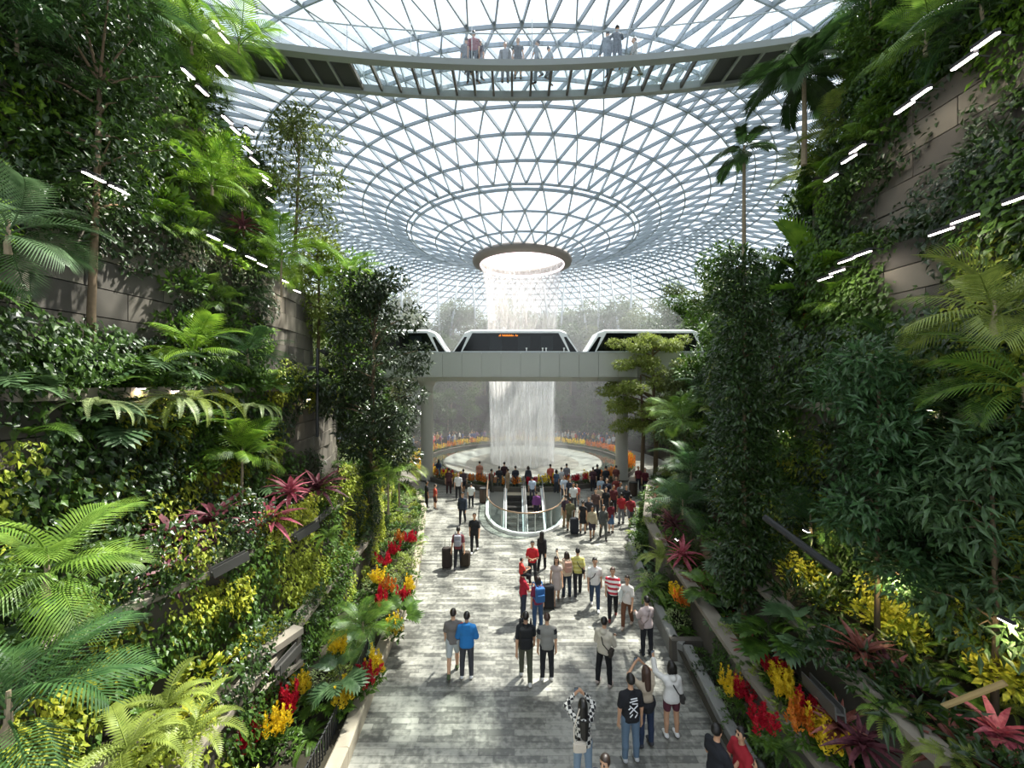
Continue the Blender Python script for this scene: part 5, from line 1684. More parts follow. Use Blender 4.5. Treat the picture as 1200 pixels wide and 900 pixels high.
def proto_fern(j, n, s, hang=False):
    parts = []
    for i in range(n):
        az = i * 2.399 + rng.random() * .5
        me = FR_HANG[j % 2] if hang else FR_FERN[j % 3]
        parts.append(('frond', me, M_az(az, rng.normal() * .18 + .25 * (i % 3) * .5, rng.normal() * .2, s * (.75 + .45 * rng.random()), 0)))
    return parts
def proto_phil(j, n, s):
    parts = []
    for i in range(n):
        az = i * 2.399 + rng.random() * .5
        parts.append(('leaf', FR_PHIL[j], M_az(az, .2 + rng.normal() * .2, rng.normal() * .3, s * (.8 + .4 * rng.random()), rng.random() * .15)))
    return parts
def proto_rosette(key, n, s, stem=.15):
    parts = [('stem', MB().tube([(0, 0, -.05), (0, 0, stem + .1)], .02, 6).mesh('stem', M_BARK), Matrix())]
    for i in range(n):
        az = i * 2.399
        t = i / n
        parts.append(('leaf', ST[key][i % 2], M_az(az, 1.25 * t - .05 + rng.normal() * .1, rng.normal() * .15, s * (.8 + .4 * rng.random()), stem * (.4 + .6 * t))))
    return parts
def plume_mesh(m, n=46):
    t = rng.random(n)
    a = rng.random(n) * 2 * PI
    r = .042 * (1 - t) ** .7 + .006
    pos = np.stack([r * np.cos(a) * .6, r * np.sin(a) * .6, .02 + .33 * t], 1)
    d = unit(np.stack([np.cos(a) * .55, np.sin(a) * .55, np.full(n, .9)], 1) + rnd(n) * .2)
    V, Fc = scatter(leaf_t(.55, .0, .3), pos, frames(d, unit(np.stack([-np.cos(a), -np.sin(a), np.full(n, .6)], 1))), .075 * (1.1 - .5 * t))
    return mk_mesh('plume', V, Fc, m)
PLUME = {k: [plume_mesh(m) for _ in range(2)] for k, m in (('red', L_RED), ('yellow', L_GOLD), ('orange', L_ORNG))}
CEL_LEAF = [bush_mesh(70, .16, .13, L_MID, .4), bush_mesh(70, .16, .13, L_OLIVE, .4)]
def proto_celosia(key, n, s):
    parts = [('foliage', CEL_LEAF[n % 2], Matrix.Scale(s, 4))]
    for i in range(n):
        az = i * 2.399; r = .19 * math.sqrt(i / n)
        parts.append(('plume', PLUME[key][i % 2], Matrix.Translation((r * math.cos(az) * s, r * math.sin(az) * s, (.12 + .08 * rng.random()) * s)) @ Matrix.Rotation(.25 * rng.normal(), 4, 'X') @ Matrix.Scale(s * (.8 + .4 * rng.random()), 4)))
    return parts

def plant(name, parts, loc, rz, s, label, cat='plant', group=None):
    e = empty(name, loc, rz, s)
    tag(e, label, cat, group)
    for pn, me, M in parts:
        obj(pn, me, e, M=M)
    return e
def mono(name, me, loc, rot, s, label, cat='plant', group=None):
    o = obj(name, me, loc=loc, rot=rot, scale=s)
    tag(o, label, cat, group)
    return o

BUSH = {
    'dark': [bush_mesh(230, .55, .17, L_DARK, seed=i) for i in range(3)],
    'mid': [bush_mesh(220, .55, .18, L_MID, seed=i) for i in range(3)],
    'bright': [bush_mesh(200, .5, .2, L_BRIGHT, seed=i) for i in range(2)],
    'lime': [bush_mesh(210, .5, .16, L_LIME, .5, seed=i) for i in range(3)],
    'yellow': [bush_mesh(200, .45, .16, L_YEL, .55, seed=i) for i in range(2)],
    'pale': [bush_mesh(260, .5, .12, L_PALE, .4, seed=i) for i in range(2)],
    'long': [bush_mesh(170, .6, .3, L_DARK, .2, droop=.35, seed=i) for i in range(2)],
    'olive': [bush_mesh(220, .5, .15, L_OLIVE, .4, seed=i) for i in range(2)],
}
CLIMB = {
    'dark': [climber_mesh(520, 2.0, 2.1, .5, .14, L_DARK, seed=i) for i in range(3)],
    'mid': [climber_mesh(480, 1.9, 2.1, .5, .15, L_MID, seed=i) for i in range(3)],
    'lime': [climber_mesh(460, 1.6, 1.7, .4, .13, L_LIME, .5, seed=i) for i in range(2)],
    'yellow': [climber_mesh(340, 1.3, 1.3, .36, .13, L_YEL, .5, seed=i) for i in range(2)],
    'bright': [climber_mesh(360, 1.7, 1.9, .5, .18, L_BRIGHT, .45, seed=i) for i in range(2)],
}
PALMS = [proto_palm('palm', 11, .15, 1.3, stems=1, trunk_r=.03), proto_palm('bright', 11, .15, 1.2, stems=1, trunk_r=.03), proto_palm('dark', 12, .15, 1.25, stems=1, trunk_r=.03)]
FERNS = [proto_fern(j, 11, 1.0) for j in range(3)]
HANGF = [proto_fern(j, 9, 1.0, True) for j in range(2)]
PHILS = [proto_phil(j, 8, 1.0) for j in range(2)]
ROS = {k: proto_rosette(k, 17, .48) for k in ST}

# ---------------------------------------------------------------- trees
def crown_mesh(clumps, per, ls, m, w=.4, droop=.2, sig=.55, flat=.6):
    Ps = []; Us = []
    for c, r in clumps:
        n = int(per * (r / .6) ** 2) + 6
        u = unit(rnd(n)); 
        Ps.append(np.array(c) + u * (r * (.45 + .55 * rng.random(n) ** .5))[:, None] * np.array([1, 1, flat])); Us.append(u)
    P = np.concatenate(Ps); U = np.concatenate(Us); n = len(P)
    d = unit(U + rnd(n) * .6 - np.array([0, 0, .15])); nr = unit(np.array([0, 0, 1.0]) + U * .4 + rnd(n) * .4)
    V, Fc = scatter(leaf_t(w, droop), P, frames(d, nr), ls * (.65 + .7 * rng.random(n)))
    return mk_mesh('crown', V, Fc, m)
def tree(label, base, trunk, clumps, per, ls, m, group=None, w=.4, bark=None, flat=.6, trunk_r=.09, name='tree', sub=(0.0, 1.0)):
    """trunk: local points; clumps: local (centre, radius); a limb runs from the trunk to each third clump."""
    e = empty(name, base); tag(e, label, 'tree', group)
    tb = MB(); nT = len(trunk)
    tb.tube(trunk, np.linspace(trunk_r, trunk_r * .45, nT).tolist(), 8)
    t_ = tb.build('trunk', bark or M_BARK, e, smooth=True)
    tz = np.array([p[2] for p in trunk])
    for i, (c, r) in enumerate(clumps):
        if i % 2 == 0:
            z = max(trunk[0][2] + .3, min(c[2] - .35 * math.hypot(c[0], c[1]), tz[-1]))
            p0 = [float(np.interp(z, tz, [p[k] for p in trunk])) for k in range(3)]
            mid_ = [(a + b) / 2 + (0, 0, .1)[k] for k, (a, b) in enumerate(zip(p0, c))]
            MB().tube([p0, mid_, c], [trunk_r * .35, trunk_r * .22, trunk_r * .1], 5).build('branch', bark or M_BARK, e)
    obj('crown', crown_mesh(clumps, per, ls, m, w, flat=flat), e)
    return e
def clump_col(z0, z1, rad, n, r, jit=.3):
    out = []
    for i in range(n):
        t = (i + rng.random()) / n
        a = rng.random() * 2 * PI
        q = rad * (math.sin(PI * (.15 + .78 * t)) ** .6) * math.sqrt(rng.random())
        out.append(((q * math.cos(a), q * math.sin(a), z0 + (z1 - z0) * t), r * (.7 + .6 * rng.random())))
    return out
# dark leafy tree on the left by the path
p = atz(428, 655, .4)
tree('dark glossy leaved tree standing over the sunny planter beside the path', p, [(0, 0, 0), (.05, 0, 2.2), (.2, 0, 4.2), (.3, 0, 6.4), (.35, 0, 9)], [((c[0] + .35, c[1], c[2]), r) for c, r in clump_col(4.0, 11.3, 1.85, 56, .68)], 180, .21, leafmat('leaf_black_green', '1d2a16', '3a4a28', .18, .3, .6), trunk_r=.13)
# pale spreading tree beside the pillar
p = atz(768, 570, 0)
cl = []
for i in range(72):
    lv = i % 5
    a = rng.random() * 6.28; q = 4.6 * math.sqrt(rng.random()) * (1 - .1 * lv) * (.6 if lv == 0 else .85 if lv == 1 else 1)
    cl.append(((q * math.cos(a) - .5, q * math.sin(a) * .7, 4.6 + lv * 1.45 - .12 * q + rng.normal() * .22), .6 + .25 * rng.random()))
tree('pale green tree with flat spreading layers in front of the train', p, [(0, 0, 0), (.05, 0, 3), (-.1, 0, 6), (-.2, 0, 9.8)], cl, 230, .22, leafmat('leaf_layered', '75863a', 'b4ba66', .42), w=.35, flat=.42, trunk_r=.2)
o = MB().tube([(p.x - .9, p.y + .3, 0), (p.x - .75, p.y + .3, 4), (p.x - 1.0, p.y + .2, 8)], [.16, .13, .06], 8).build('tree', M_BARK)
tag(o, 'slim bare second trunk rising beside the pale spreading tree', 'tree')
# columnar tree on the right
p = atz(872, 735, 1.6)
tree('narrow column shaped dark tree at the corner of the shaded terrace', (p.x, p.y, 1.5), [(0, 0, 0), (0, 0, 3), (.02, 0, 6), (0, 0, 8.6)], clump_col(.9, 9.2, .5, 60, .5), 260, .15, L_DARK, trunk_r=.07)
p = atz(1028, 765, 2.6)
tree('bushy dark green tree with a thin trunk lit yellow at its foot', (p.x, p.y, 2.55), [(0, 0, 0), (0, 0, 2), (.03, 0, 5.2)], clump_col(1.55, 5.6, .8, 32, .5), 220, .19, leafmat('leaf_tree_green', '2c4a28', '567a48', .25, .35, .5), w=.3, trunk_r=.05)
p = atz(1165, 840, 2.6)
tree('leaning dark tree with long leaves on the shaded terrace near the stake', (p.x, p.y, 2.5), [(0, 0, 0), (.03, 0, 1.6), (-.05, 0, 3.8)], clump_col(1.5, 4.3, .9, 28, .5), 150, .22, leafmat('leaf_long_green', '2c4428', '587448', .22, .4, .4), w=.26, trunk_r=.05)
# airy tree on the left wall end, tree with the bare trunk on the left
p = at(345, 300, 16.5)
tree('airy light leaved tree at the end of the sunny wall under the bridge', p, [(0, 0, 0), (.1, 0, 1.8), (.2, 0, 4.2)], [((c[0] + .4, c[1], c[2]), r) for c, r in clump_col(1.0, 6.0, 1.7, 34, .6)], 95, .22, leafmat('leaf_airy', '4a5a2c', '8a944c', .35), w=.3, trunk_r=.08, flat=.45)
p = at(106, 470, 8.4)
tree('tree with a bare brown trunk growing against the dark concrete wall', p, [(0, 0, 0), (.02, 0, 2), (.12, 0, 4.2), (.2, 0, 6.8)], [((c[0] + .2, c[1], c[2]), r) for c, r in clump_col(4.0, 8.8, 1.4, 34, .6)], 170, .17, L_DARK, trunk_r=.09)
p = at(1047, 255, 10.4)
tree('vine wrapped tree with a bare trunk before the upper shaded wall', p, [(0, 0, 0), (-.03, 0, 2), (-.1, 0, 4.2)], clump_col(1.8, 5.6, .95, 26, .6), 150, .17, L_MID, trunk_r=.06)
for (u, v, y_, h_, m, lab) in ((402, 440, 20.5, 5.6, L_BRIGHT, 'bright green leafy tree at the far end of the sunny wall'), (372, 400, 19.0, 4.6, L_OLIVE, 'olive green tree rising behind the spotlight post'), (425, 430, 23.0, 5.4, L_MID, 'green tree peeping out behind the dark glossy tree'), (850, 420, 19.5, 4.8, L_MID, 'green tree behind the column shaped tree near the train')):
    p = at(u, v, y_)
    tree(lab, p, [(0, 0, -1.5), (.1, 0, 1.5), (0, 0, h_)], clump_col(.4, h_ + .6, 1.3, 26, .6), 110, .24, m, trunk_r=.09)
# slim palms on the right skyline
def tall_palm(label, base, h, s, key, n=11, r=.07, lift=1.0):
    return plant('palm_tree', proto_palm(key, n, h, s, lift, r), base, rng.random() * 6, 1.0, label, 'palm')
p = at(872, 330, 15.6); tall_palm('slim lone palm with a tall thin trunk against the roof', p, (330 - 180) / F * 15.6, 1.35, 'sky', 9, .07, .8)
p = at(942, 190, 12.6); tall_palm('tall dark palm in front of the end of the glass bridge', p, (190 - 92) / F * 12.6, 1.75, 'sky', 17, .07, 1.0)
p = at(995, 285, 11.6); tall_palm('palm with pale ringed trunk and drooping yellow green leaves', p, (285 - 160) / F * 11.6, 1.3, 'olive', 10, .08)
p = at(945, 385, 12.0); plant('fan_palm', proto_palm('bright', 7, 1.2, 2.1, 1.5, .08, fan=True, bark=mat('red_bark', '8a4a30', .8)), p, 1.0, 1.0, 'broad leaved bright green palm catching the light on the shaded corner', 'palm')
p = at(905, 420, 13.4); plant('fan_palm', proto_palm('dark', 7, 1.6, 1.7, 1.2, .08, fan=True, bark=mat('red_bark', '8a4a30', .8)), p, 2.2, 1.0, 'broad leaved dark palm behind the column shaped tree', 'palm')
for (u, v, y_, key, s, hh, lab) in (
        (55, 690, 4.9, 'palm', 1.25, .25, 'large feathery palm with yellow green fronds at the sunny edge'),
        (10, 860, 3.7, 'dark', 1.15, .3, 'dark feathery palm closest to the viewer in the corner'),
        (425, 745, 9.4, 'palm', .85, .3, 'small spreading palm in the flower bed by the kerb'),
        (284, 625, 10.6, 'bright', 1.35, 2.0, 'palm with a thin pale trunk above the pink cordyline'),
        (228, 425, 10.3, 'bright', 1.25, .5, 'upright bright palm on the ledge above the hanging ferns'),
        (290, 425, 11.6, 'dark', 1.2, .5, 'dark palm next to the upright bright palm on the ledge'),
        (330, 345, 13.6, 'bright', 1.6, 1.2, 'sunlit palm near the row of wall lamps'),
        (248, 225, 11.6, 'bright', 1.4, .4, 'glowing palm high on the sunny wall'),
        (225, 60, 11.6, 'palm', 1.5, .5, 'arching palm at the top of the sunny wall'),
        (280, 60, 13.2, 'bright', 1.5, .6, 'yellow green palm overhanging the bridge end'),
        (150, 30, 9.6, 'dark', 1.4, .5, 'shadowed palm at the top of the sunny wall'),
        (20, 60, 7.6, 'dark', 1.5, .5, 'shadowed palm in the upper corner of the sunny wall'),
        (10, 290, 5.6, 'blue', 1.1, .2, 'pale broad palm frond cluster against the dark wall'),
        (410, 350, 18.5, 'bright', 1.9, 1.0, 'palm beyond the sunny wall end near the dark tree'),
        (455, 600, 15.0, 'palm', 1.1, 1.2, 'palm with a brown stem beside the dark tree trunk'),
        (468, 590, 16.5, 'olive', 1.2, 1.4, 'pale fronded palm above the red flowers'),
        (1165, 385, 5.9, 'olive', 1.3, .3, 'large palm with long arching fronds on the shaded wall'),
        (1085, 470, 7.6, 'olive', 1.15, .3, 'palm with drooping pale fronds below the ledge lamps'),
        (1200, 470, 5.8, 'palm', 1.2, .3, 'palm at the shaded edge under the arching palm'),
        (1050, 430, 8.6, 'dark', 1.1, .3, 'dark palm between the bushy tree and the ledge lamps'),
        (1085, 60, 8.6, 'palm', 1.3, .4, 'feathery palm high on the shaded wall near the lamps'),
        (1150, 20, 7.6, 'dark', 1.3, .4, 'dark palm in the upper corner of the shaded wall'),
        (1020, 20, 10.6, 'dark', 1.4, .5, 'dark palm at the top of the shaded wall'),
        (960, 210, 13.2, 'olive', 1.5, .6, 'yellow green palm below the ringed trunk palm'),
        (920, 520, 11.6, 'dark', 1.2, .4, 'grassy palm in shade beside the column shaped tree'),
        (950, 620, 9.4, 'dark', .95, .3, 'small feathery palm beside the black pipe'),
        (810, 560, 14.5, 'dark', 1.5, .8, 'dark palm on the shaded bed before the crowd'),
        (800, 600, 13.6, 'dark', 1.3, .5, 'low arching palm over the planter by the crowd'),
        (800, 500, 18.0, 'palm', 1.8, .8, 'broad palm behind the shaded bed near the spreading tree'),
        (830, 470, 19.0, 'dark', 1.7, .8, 'dark palm tucked behind the column shaped tree')):
    plant('palm', proto_palm(key, 13, hh if hh > .8 else .12, s, 1.1, .035), at(u, v, y_), rng.random() * 6, 1.0, lab, 'palm')

# ---- hero cordylines, ferns, philodendrons, flowers
def hero(kind, u, v, y_, s, lab, cat='plant', group=None, n=26):
    if kind in ST: return plant('cordyline', proto_rosette(kind, n, .55), at(u, v, y_), rng.random() * 6, s, lab, cat, group)
    if kind == 'fern': return plant('fern', FERNS[int(rng.integers(3))], at(u, v, y_), rng.random() * 6, s, lab, 'fern', group)
    if kind == 'hang': return plant('hanging_fern', HANGF[int(rng.integers(2))], at(u, v, y_), rng.random() * 6, s, lab, 'fern', group)
    if kind == 'phil': return plant('philodendron', PHILS[int(rng.integers(2))], at(u, v, y_), rng.random() * 6, s, lab, cat, group)
for a in ((('purple'), 205, 640, 8.5, 1.3, 'dark purple cordyline on the sunny terrace, lowest of the row'),
          ('purple', 252, 618, 9.1, 1.35, 'dark purple cordyline behind the thin palm trunk'),
          ('pink', 318, 615, 9.7, 1.15, 'pink striped cordyline on the sunny terrace'),
          ('pink', 340, 582, 10.8, 1.1, 'second pink cordyline higher beside the concrete wall'),
          ('purple', 372, 578, 11.8, 1.35, 'dark red cordyline at the far end of the terrace row'),
          ('purple', 208, 680, 7.9, 1.1, 'bronze cordyline above the steel beam'),
          ('rust', 300, 850, 8.0, .95, 'bronze pink cordyline among the celosia by the planter frame'),
          ('rust', 1010, 775, 6.7, .95, 'rusty cordyline on the shaded terrace beneath the lit leaves'),
          ('purple', 1045, 800, 6.4, .8, 'dark cordyline next to the rusty one on the shaded terrace'),
          ('pink', 1170, 870, 5.3, .8, 'pink cordyline at the shaded lower corner'),
          ('rust', 1120, 885, 5.3, .75, 'brownish cordyline beside the pink one in the shaded corner'),
          ('purple', 1010, 880, 5.8, .8, 'dark purple cordyline behind the yellow plumes'),
          ('rust', 985, 860, 6.1, .7, 'bronze leaf plant at the edge of the shaded planter'),
          ('pink', 800, 655, 12.6, 1.1, 'red pink cordyline lit by a lamp in the shaded bed'),
          ('purple', 790, 620, 14.0, 1.1, 'deep red cordyline near the crowd in the shaded bed'),
          ('rust', 815, 690, 11.6, .8, 'copper cordyline on the shaded planter wall'),
          ('pink', 905, 430, 12.6, .9, 'red leaved plant high on the shaded ledge'),
          ('purple', 285, 270, 12.6, .9, 'maroon leaved plant on the sunny wall lamp row'),
          ('lime', 395, 600, 12.8, 1.0, 'lime strap leaved plant over the sunny terrace')):
    hero(*a)
for a in (('fern', 225, 865, 5.6, 1.3, 'broad fern hanging over the near terrace edge'), ('fern', 195, 830, 5.8, 1.2, 'pale fern beside the broad near fern'),
          ('fern', 150, 880, 5.0, 1.2, 'fern at the bottom under the near palm'), ('hang', 225, 470, 8.8, 1.35, 'long hanging fern below the ledge, fullest of the set'),
          ('hang', 203, 468, 8.5, 1.05, 'long hanging fern next to the fullest one'), ('hang', 115, 475, 7.2, .9, 'hanging fern below the split leaved philodendron'),
          ('hang', 300, 478, 10.8, .9, 'hanging fern near the concrete pillar wall'), ('fern', 385, 630, 11.2, .9, 'bright fern beside the steel beam'),
          ('fern', 1060, 845, 5.9, 1.1, 'dark fern on the shaded terrace under the rusty cordyline'), ('fern', 1090, 880, 5.5, 1.0, 'dark fern next to the stake'),
          ('fern', 915, 880, 6.5, .8, 'green fern beside the red tee man'), ('fern', 775, 655, 13.2, 1.6, 'large fern spilling over the kerb wall'),
          ('fern', 765, 690, 12.8, 1.2, 'fern below the large spilling fern'), ('phil', 180, 445, 8.6, 1.5, 'pale split leaved philodendron on the ledge'),
          ('phil', 60, 465, 7.6, 1.5, 'split leaved philodendron at the dark end of the ledge'), ('phil', 115, 440, 8.2, 1.5, 'blue green philodendron with lobed leaves on the ledge'),
          ('phil', 100, 500, 7.4, 1.2, 'low lobed philodendron under the ledge'), ('phil', 310, 460, 12.0, 1.2, 'small lobed philodendron by the spotlight post'),
          ('phil', 470, 730, 11.0, 1.0, 'dark lobed plant near the kerb beside yellow plumes'), ('phil', 400, 800, 8.6, 1.0, 'dark arum leaved plant under the small palm'),
          ('phil', 945, 750, 7.6, 1.2, 'lobed philodendron on the shaded bed'), ('phil', 905, 760, 7.9, 1.1, 'lobed plant beside the slim tree base'),
          ('phil', 830, 700, 10.6, 1.0, 'lobed plant in the shaded kerb bed'), ('phil', 850, 660, 10.8, 1.0, 'lobed plant under the column shaped tree')):
    hero(*a)
def celosia(u, v, z, key, lab, s=1.25, n=10):
    plant('celosia', proto_celosia(key, n, 1.0), atz(u, v, z), rng.random() * 6, s, lab, 'flower')
CE = [(285, 862, 'red', 'corner plant'), (335, 842, 'red', 'planter frame'), (350, 822, 'yellow', 'planter frame'), (322, 868, 'yellow', 'bronze cordyline'), (300, 800, 'yellow', 'bronze cordyline'),
      (400, 835, 'yellow', 'picket fence'), (428, 812, 'red', 'picket fence'), (440, 796, 'yellow', 'picket fence'), (395, 772, 'yellow', 'small palm'), (290, 885, 'red', 'lower edge'),
      (452, 668, 'red', 'dark tree trunk'), (442, 690, 'yellow', 'dark tree trunk'), (460, 655, 'red', 'pale fronded palm'), (468, 640, 'orange', 'pale fronded palm'), (478, 700, 'yellow', 'kerb bend'),
      (472, 712, 'red', 'kerb bend'), (462, 748, 'yellow', 'kerb beside the lobed plant'), (455, 700, 'orange', 'dark tree trunk'), (480, 640, 'red', 'far kerb'), (447, 715, 'red', 'low wall')]
for i, (u, v, key, nr) in enumerate(CE):
    celosia(u, v, .55 if v > 720 else .6, key, '%s celosia plumes near the %s, %s of that bed' % (key, nr, ('lower plant', 'upper plant')[i % 2] if i not in (7, 5) else ('rear plant', 'front plant')[i == 5]), 1.2)
CR = [(858, 820, 'yellow', 'kerb beside the hoodie'), (872, 828, 'red', 'kerb beside the hoodie'), (925, 830, 'yellow', 'wide steel beam'), (948, 848, 'red', 'wide steel beam'), (938, 868, 'orange', 'second planter wall'),
      (962, 872, 'yellow', 'second planter wall'), (972, 888, 'yellow', 'lower shaded edge'), (895, 868, 'red', 'red tee man'), (845, 748, 'yellow', 'tree base'), (800, 715, 'orange', 'planter corner'),
      (790, 705, 'yellow', 'planter corner'), (812, 690, 'red', 'copper cordyline'), (806, 676, 'red', 'lit cordyline'), (792, 668, 'orange', 'spilling fern'), (905, 800, 'red', 'lobed plant'), (915, 812, 'yellow', 'lobed plant'), (860, 745, 'red', 'tree base')]
for i, (u, v, key, nr) in enumerate(CR):
    celosia(u, v, 1.0 if u < 880 else 1.75, key, '%s celosia plumes near the %s in the shaded bed%s' % (key, nr, ', lower plant' if i == 6 else ''), 1.05)
# flower ring round the basin
ring_protos = {}
for key in ('orange', 'yellow', 'red'):
    V, Fc = [], []
    for i in range(5):
        az = i * 2.4; r_ = .13 * math.sqrt(i)
        n_ = 16; t = rng.random(n_); a = rng.random(n_) * 6.28
        pos = np.stack([r_ * math.cos(az) + .05 * (1 - t) * np.cos(a), r_ * math.sin(az) + .05 * (1 - t) * np.sin(a), .25 + .38 * t], 1)
        V_, F_ = scatter(leaf_t(.6, 0, .3), pos, frames(unit(np.stack([np.cos(a) * .6, np.sin(a) * .6, np.full(n_, .8)], 1)), unit(np.stack([-np.cos(a), -np.sin(a), np.full(n_, .6)], 1))), np.full(n_, .13))
        V.append(V_); Fc.append(F_)
    n_ = 34; a = rng.random(n_) * 6.28; pos = np.stack([.08 * np.cos(a), .08 * np.sin(a), .3 * rng.random(n_)], 1)
    Vg, Fg = scatter(leaf_t(.4), pos, frames(unit(np.stack([np.cos(a), np.sin(a), np.full(n_, .5)], 1)), np.tile([0, 0, 1.0], (n_, 1))), np.full(n_, .2))
    off = 0; FF = []; 
    for V_, F_ in zip(V, Fc):
        FF += (F_ + off).tolist(); off += len(V_)
    nf = len(FF); FF += (Fg + off).tolist()
    ring_protos[key] = mk_mesh('ring_flower', np.concatenate(V + [Vg]), FF, [{'orange': L_ORNG, 'yellow': L_GOLD, 'red': L_RED}[key], L_MID], [0] * nf + [1] * (len(FF) - nf))
for i in range(150):
    a = 2 * PI * (i + .3 * rng.random()) / 150
    r_ = 9.5 + .35 * (i % 2)
    key = ('orange', 'yellow', 'orange', 'red')[int(rng.integers(4))] if math.sin(a) < 0 else ('yellow', 'orange', 'yellow')[int(rng.integers(3))]
    mono('flower_clump', ring_protos[key], (AX.x + r_ * math.cos(a), AX.y + r_ * math.sin(a), .22), (0, 0, rng.random() * 6), .95 + .35 * rng.random(), '%s flower clump in the round trough about the basin' % key, 'flower', '%s flowers of the basin ring' % key)

# ---------------------------------------------------------------- fill planting on the terraces
def exposed(x, y, z, side, pad=8):
    """Bare concrete the photo shows: nothing grows there."""
    u = 600 + F * x / y; v = 446 - F * (z - CAMH) / y
    R = [(40, 15, 100, 105), (45, 300, 165, 392), (325, 330, 375, 425), (340, 480, 385, 545), (62, 490, 85, 540), (130, 545, 160, 560)] if side < 0 else \
        [(1062, 140, 1122, 230), (1062, 280, 1088, 330), (1070, 565, 1115, 605)]
    return any(a - pad < u < c + pad and b - pad < v < d + pad for a, b, c, d in R)
TIER = ['kerb bed', 'first planter wall', 'second planter wall', 'wall under the ledge', 'wall above the ledge', 'lamp lit wall', 'topmost wall']
SIDEN = {-1: 'sunny', 1: 'shaded'}
ZONE = [0.0]
KNAME = {'dark': 'creeper', 'mid': 'ivy', 'lime': 'pothos_vine', 'yellow': 'pothos_vine', 'bright': 'broadleaf_vine'}
SNAME = {'dark': 'shrub', 'mid': 'leafy_shrub', 'bright': 'leafy_shrub', 'lime': 'golden_shrub', 'yellow': 'golden_shrub', 'pale': 'variegated_shrub', 'long': 'long_leaf_shrub', 'olive': 'box_shrub'}
KWORD = {'dark': 'creeper', 'mid': 'ivy patch', 'lime': 'pothos climber', 'yellow': 'pothos climber', 'bright': 'vine'}
cnts = {}
def fill_label(word, kind, side, tier):
    zn = 'near end' if ZONE[0] < 7.5 else 'middle' if ZONE[0] < 12.5 else 'far end'
    t = '%s of the %s %s' % (zn, SIDEN[side], TIER[tier])
    return '%s %s, %s' % (word, kind, t), '%s %s plants, %s' % (word, kind, t)
WORD = {'dark': 'dark green', 'mid': 'mid green', 'bright': 'bright green', 'lime': 'lime green', 'yellow': 'golden yellow', 'pale': 'pale small leaved', 'long': 'long leaved dark', 'olive': 'olive green'}
def vis(x, y, z, m=60):
    if y < 1.5: return False
    u = 600 + F * x / y; v = 446 - F * (z - CAMH) / y
    return -m < u < 1200 + m and -m < v < 900 + m
def fill_wall(walls, side, i, kinds, step, ymax, zstep, jitter=.35, smul=1.0):
    line, z0, z1 = walls[i]
    L = dense(line, .25)
    acc = 0
    for a, b in zip(L, L[1:]):
        acc += math.hypot(b[0] - a[0], b[1] - a[1])
        if acc < step: continue
        acc = 0
        if a[1] > ymax or a[1] < 2: continue
        ang = math.atan2(b[1] - a[1], b[0] - a[0]) - (PI / 2) * (1 if side < 0 else -1)   # normal towards the path
        z = z0 - .1
        while z < z1 - .3:
            zz = z + rng.normal() * jitter * zstep * .5; 
            jx = rng.normal() * jitter * step * .4
            z += zstep
            px, py = a[0] + (b[0] - a[0]) * jx * 4, a[1] + (b[1] - a[1]) * jx * 4
            if not vis(px, py, zz + .8, 110) or exposed(px, py, zz + .9, side, 10 + 22 * max(0, smul - .95) / .2): continue
            ZONE[0] = py
            k = kinds[int(rng.integers(len(kinds)))]
            if k == 'hang':
                lab, g = fill_label('hanging', 'fern', side, i + 1)
                plant('hanging_fern', HANGF[int(rng.integers(2))], (px, py, zz + .9), rng.random() * 6, .8 * smul, lab, 'fern', g); continue
            if k == 'fern':
                lab, g = fill_label('wall', 'fern', side, i + 1)
                plant('fern', FERNS[int(rng.integers(3))], (px + .15 * math.cos(ang), py + .15 * math.sin(ang), zz + .7), rng.random() * 6, 1.1 * smul, lab, 'fern', g); continue
            if k == 'palm':
                lab, g = fill_label('feathery', 'palm', side, i + 1)
                plant('palm', PALMS[int(rng.integers(3))], (px, py, zz + .5), rng.random() * 6, .75 * smul, lab, 'palm', g); continue
            if k.startswith('b_'):
                k = k[2:]
                lab, g = fill_label(WORD[k], 'jutting shrub', side, i + 1)
                mono(SNAME[k], BUSH[k][int(rng.integers(2))], (px + .2 * math.cos(ang), py + .2 * math.sin(ang), zz + .5), (0, .35 * rng.normal(), rng.random() * 6), smul * (.8 + .5 * rng.random()), lab, 'shrub', g); continue
            if k == 'phil':
                lab, g = fill_label('lobed', 'philodendron', side, i + 1)
                plant('philodendron', PHILS[int(rng.integers(2))], (px + .1 * math.cos(ang), py + .1 * math.sin(ang), zz + .6), rng.random() * 6, 1.3 * smul, lab, 'plant', g); continue
            lab, g = fill_label(WORD[k], KWORD[k], side, i + 1)
            ms = CLIMB[k]
            mono(KNAME[k], ms[int(rng.integers(len(ms)))], (px, py, zz), (rng.normal() * .1, rng.normal() * .05, ang), smul * (.8 + .4 * rng.random()), lab, 'climber', g)
def lit_zone(x, y, z):
    u = 600 + F * x / y; v = 446 - F * (z - CAMH) / y
    return any(a < u < c and b < v < d for a, b, c, d in ((890, 640, 1000, 692), (1000, 680, 1085, 738), (1140, 735, 1200, 785)))
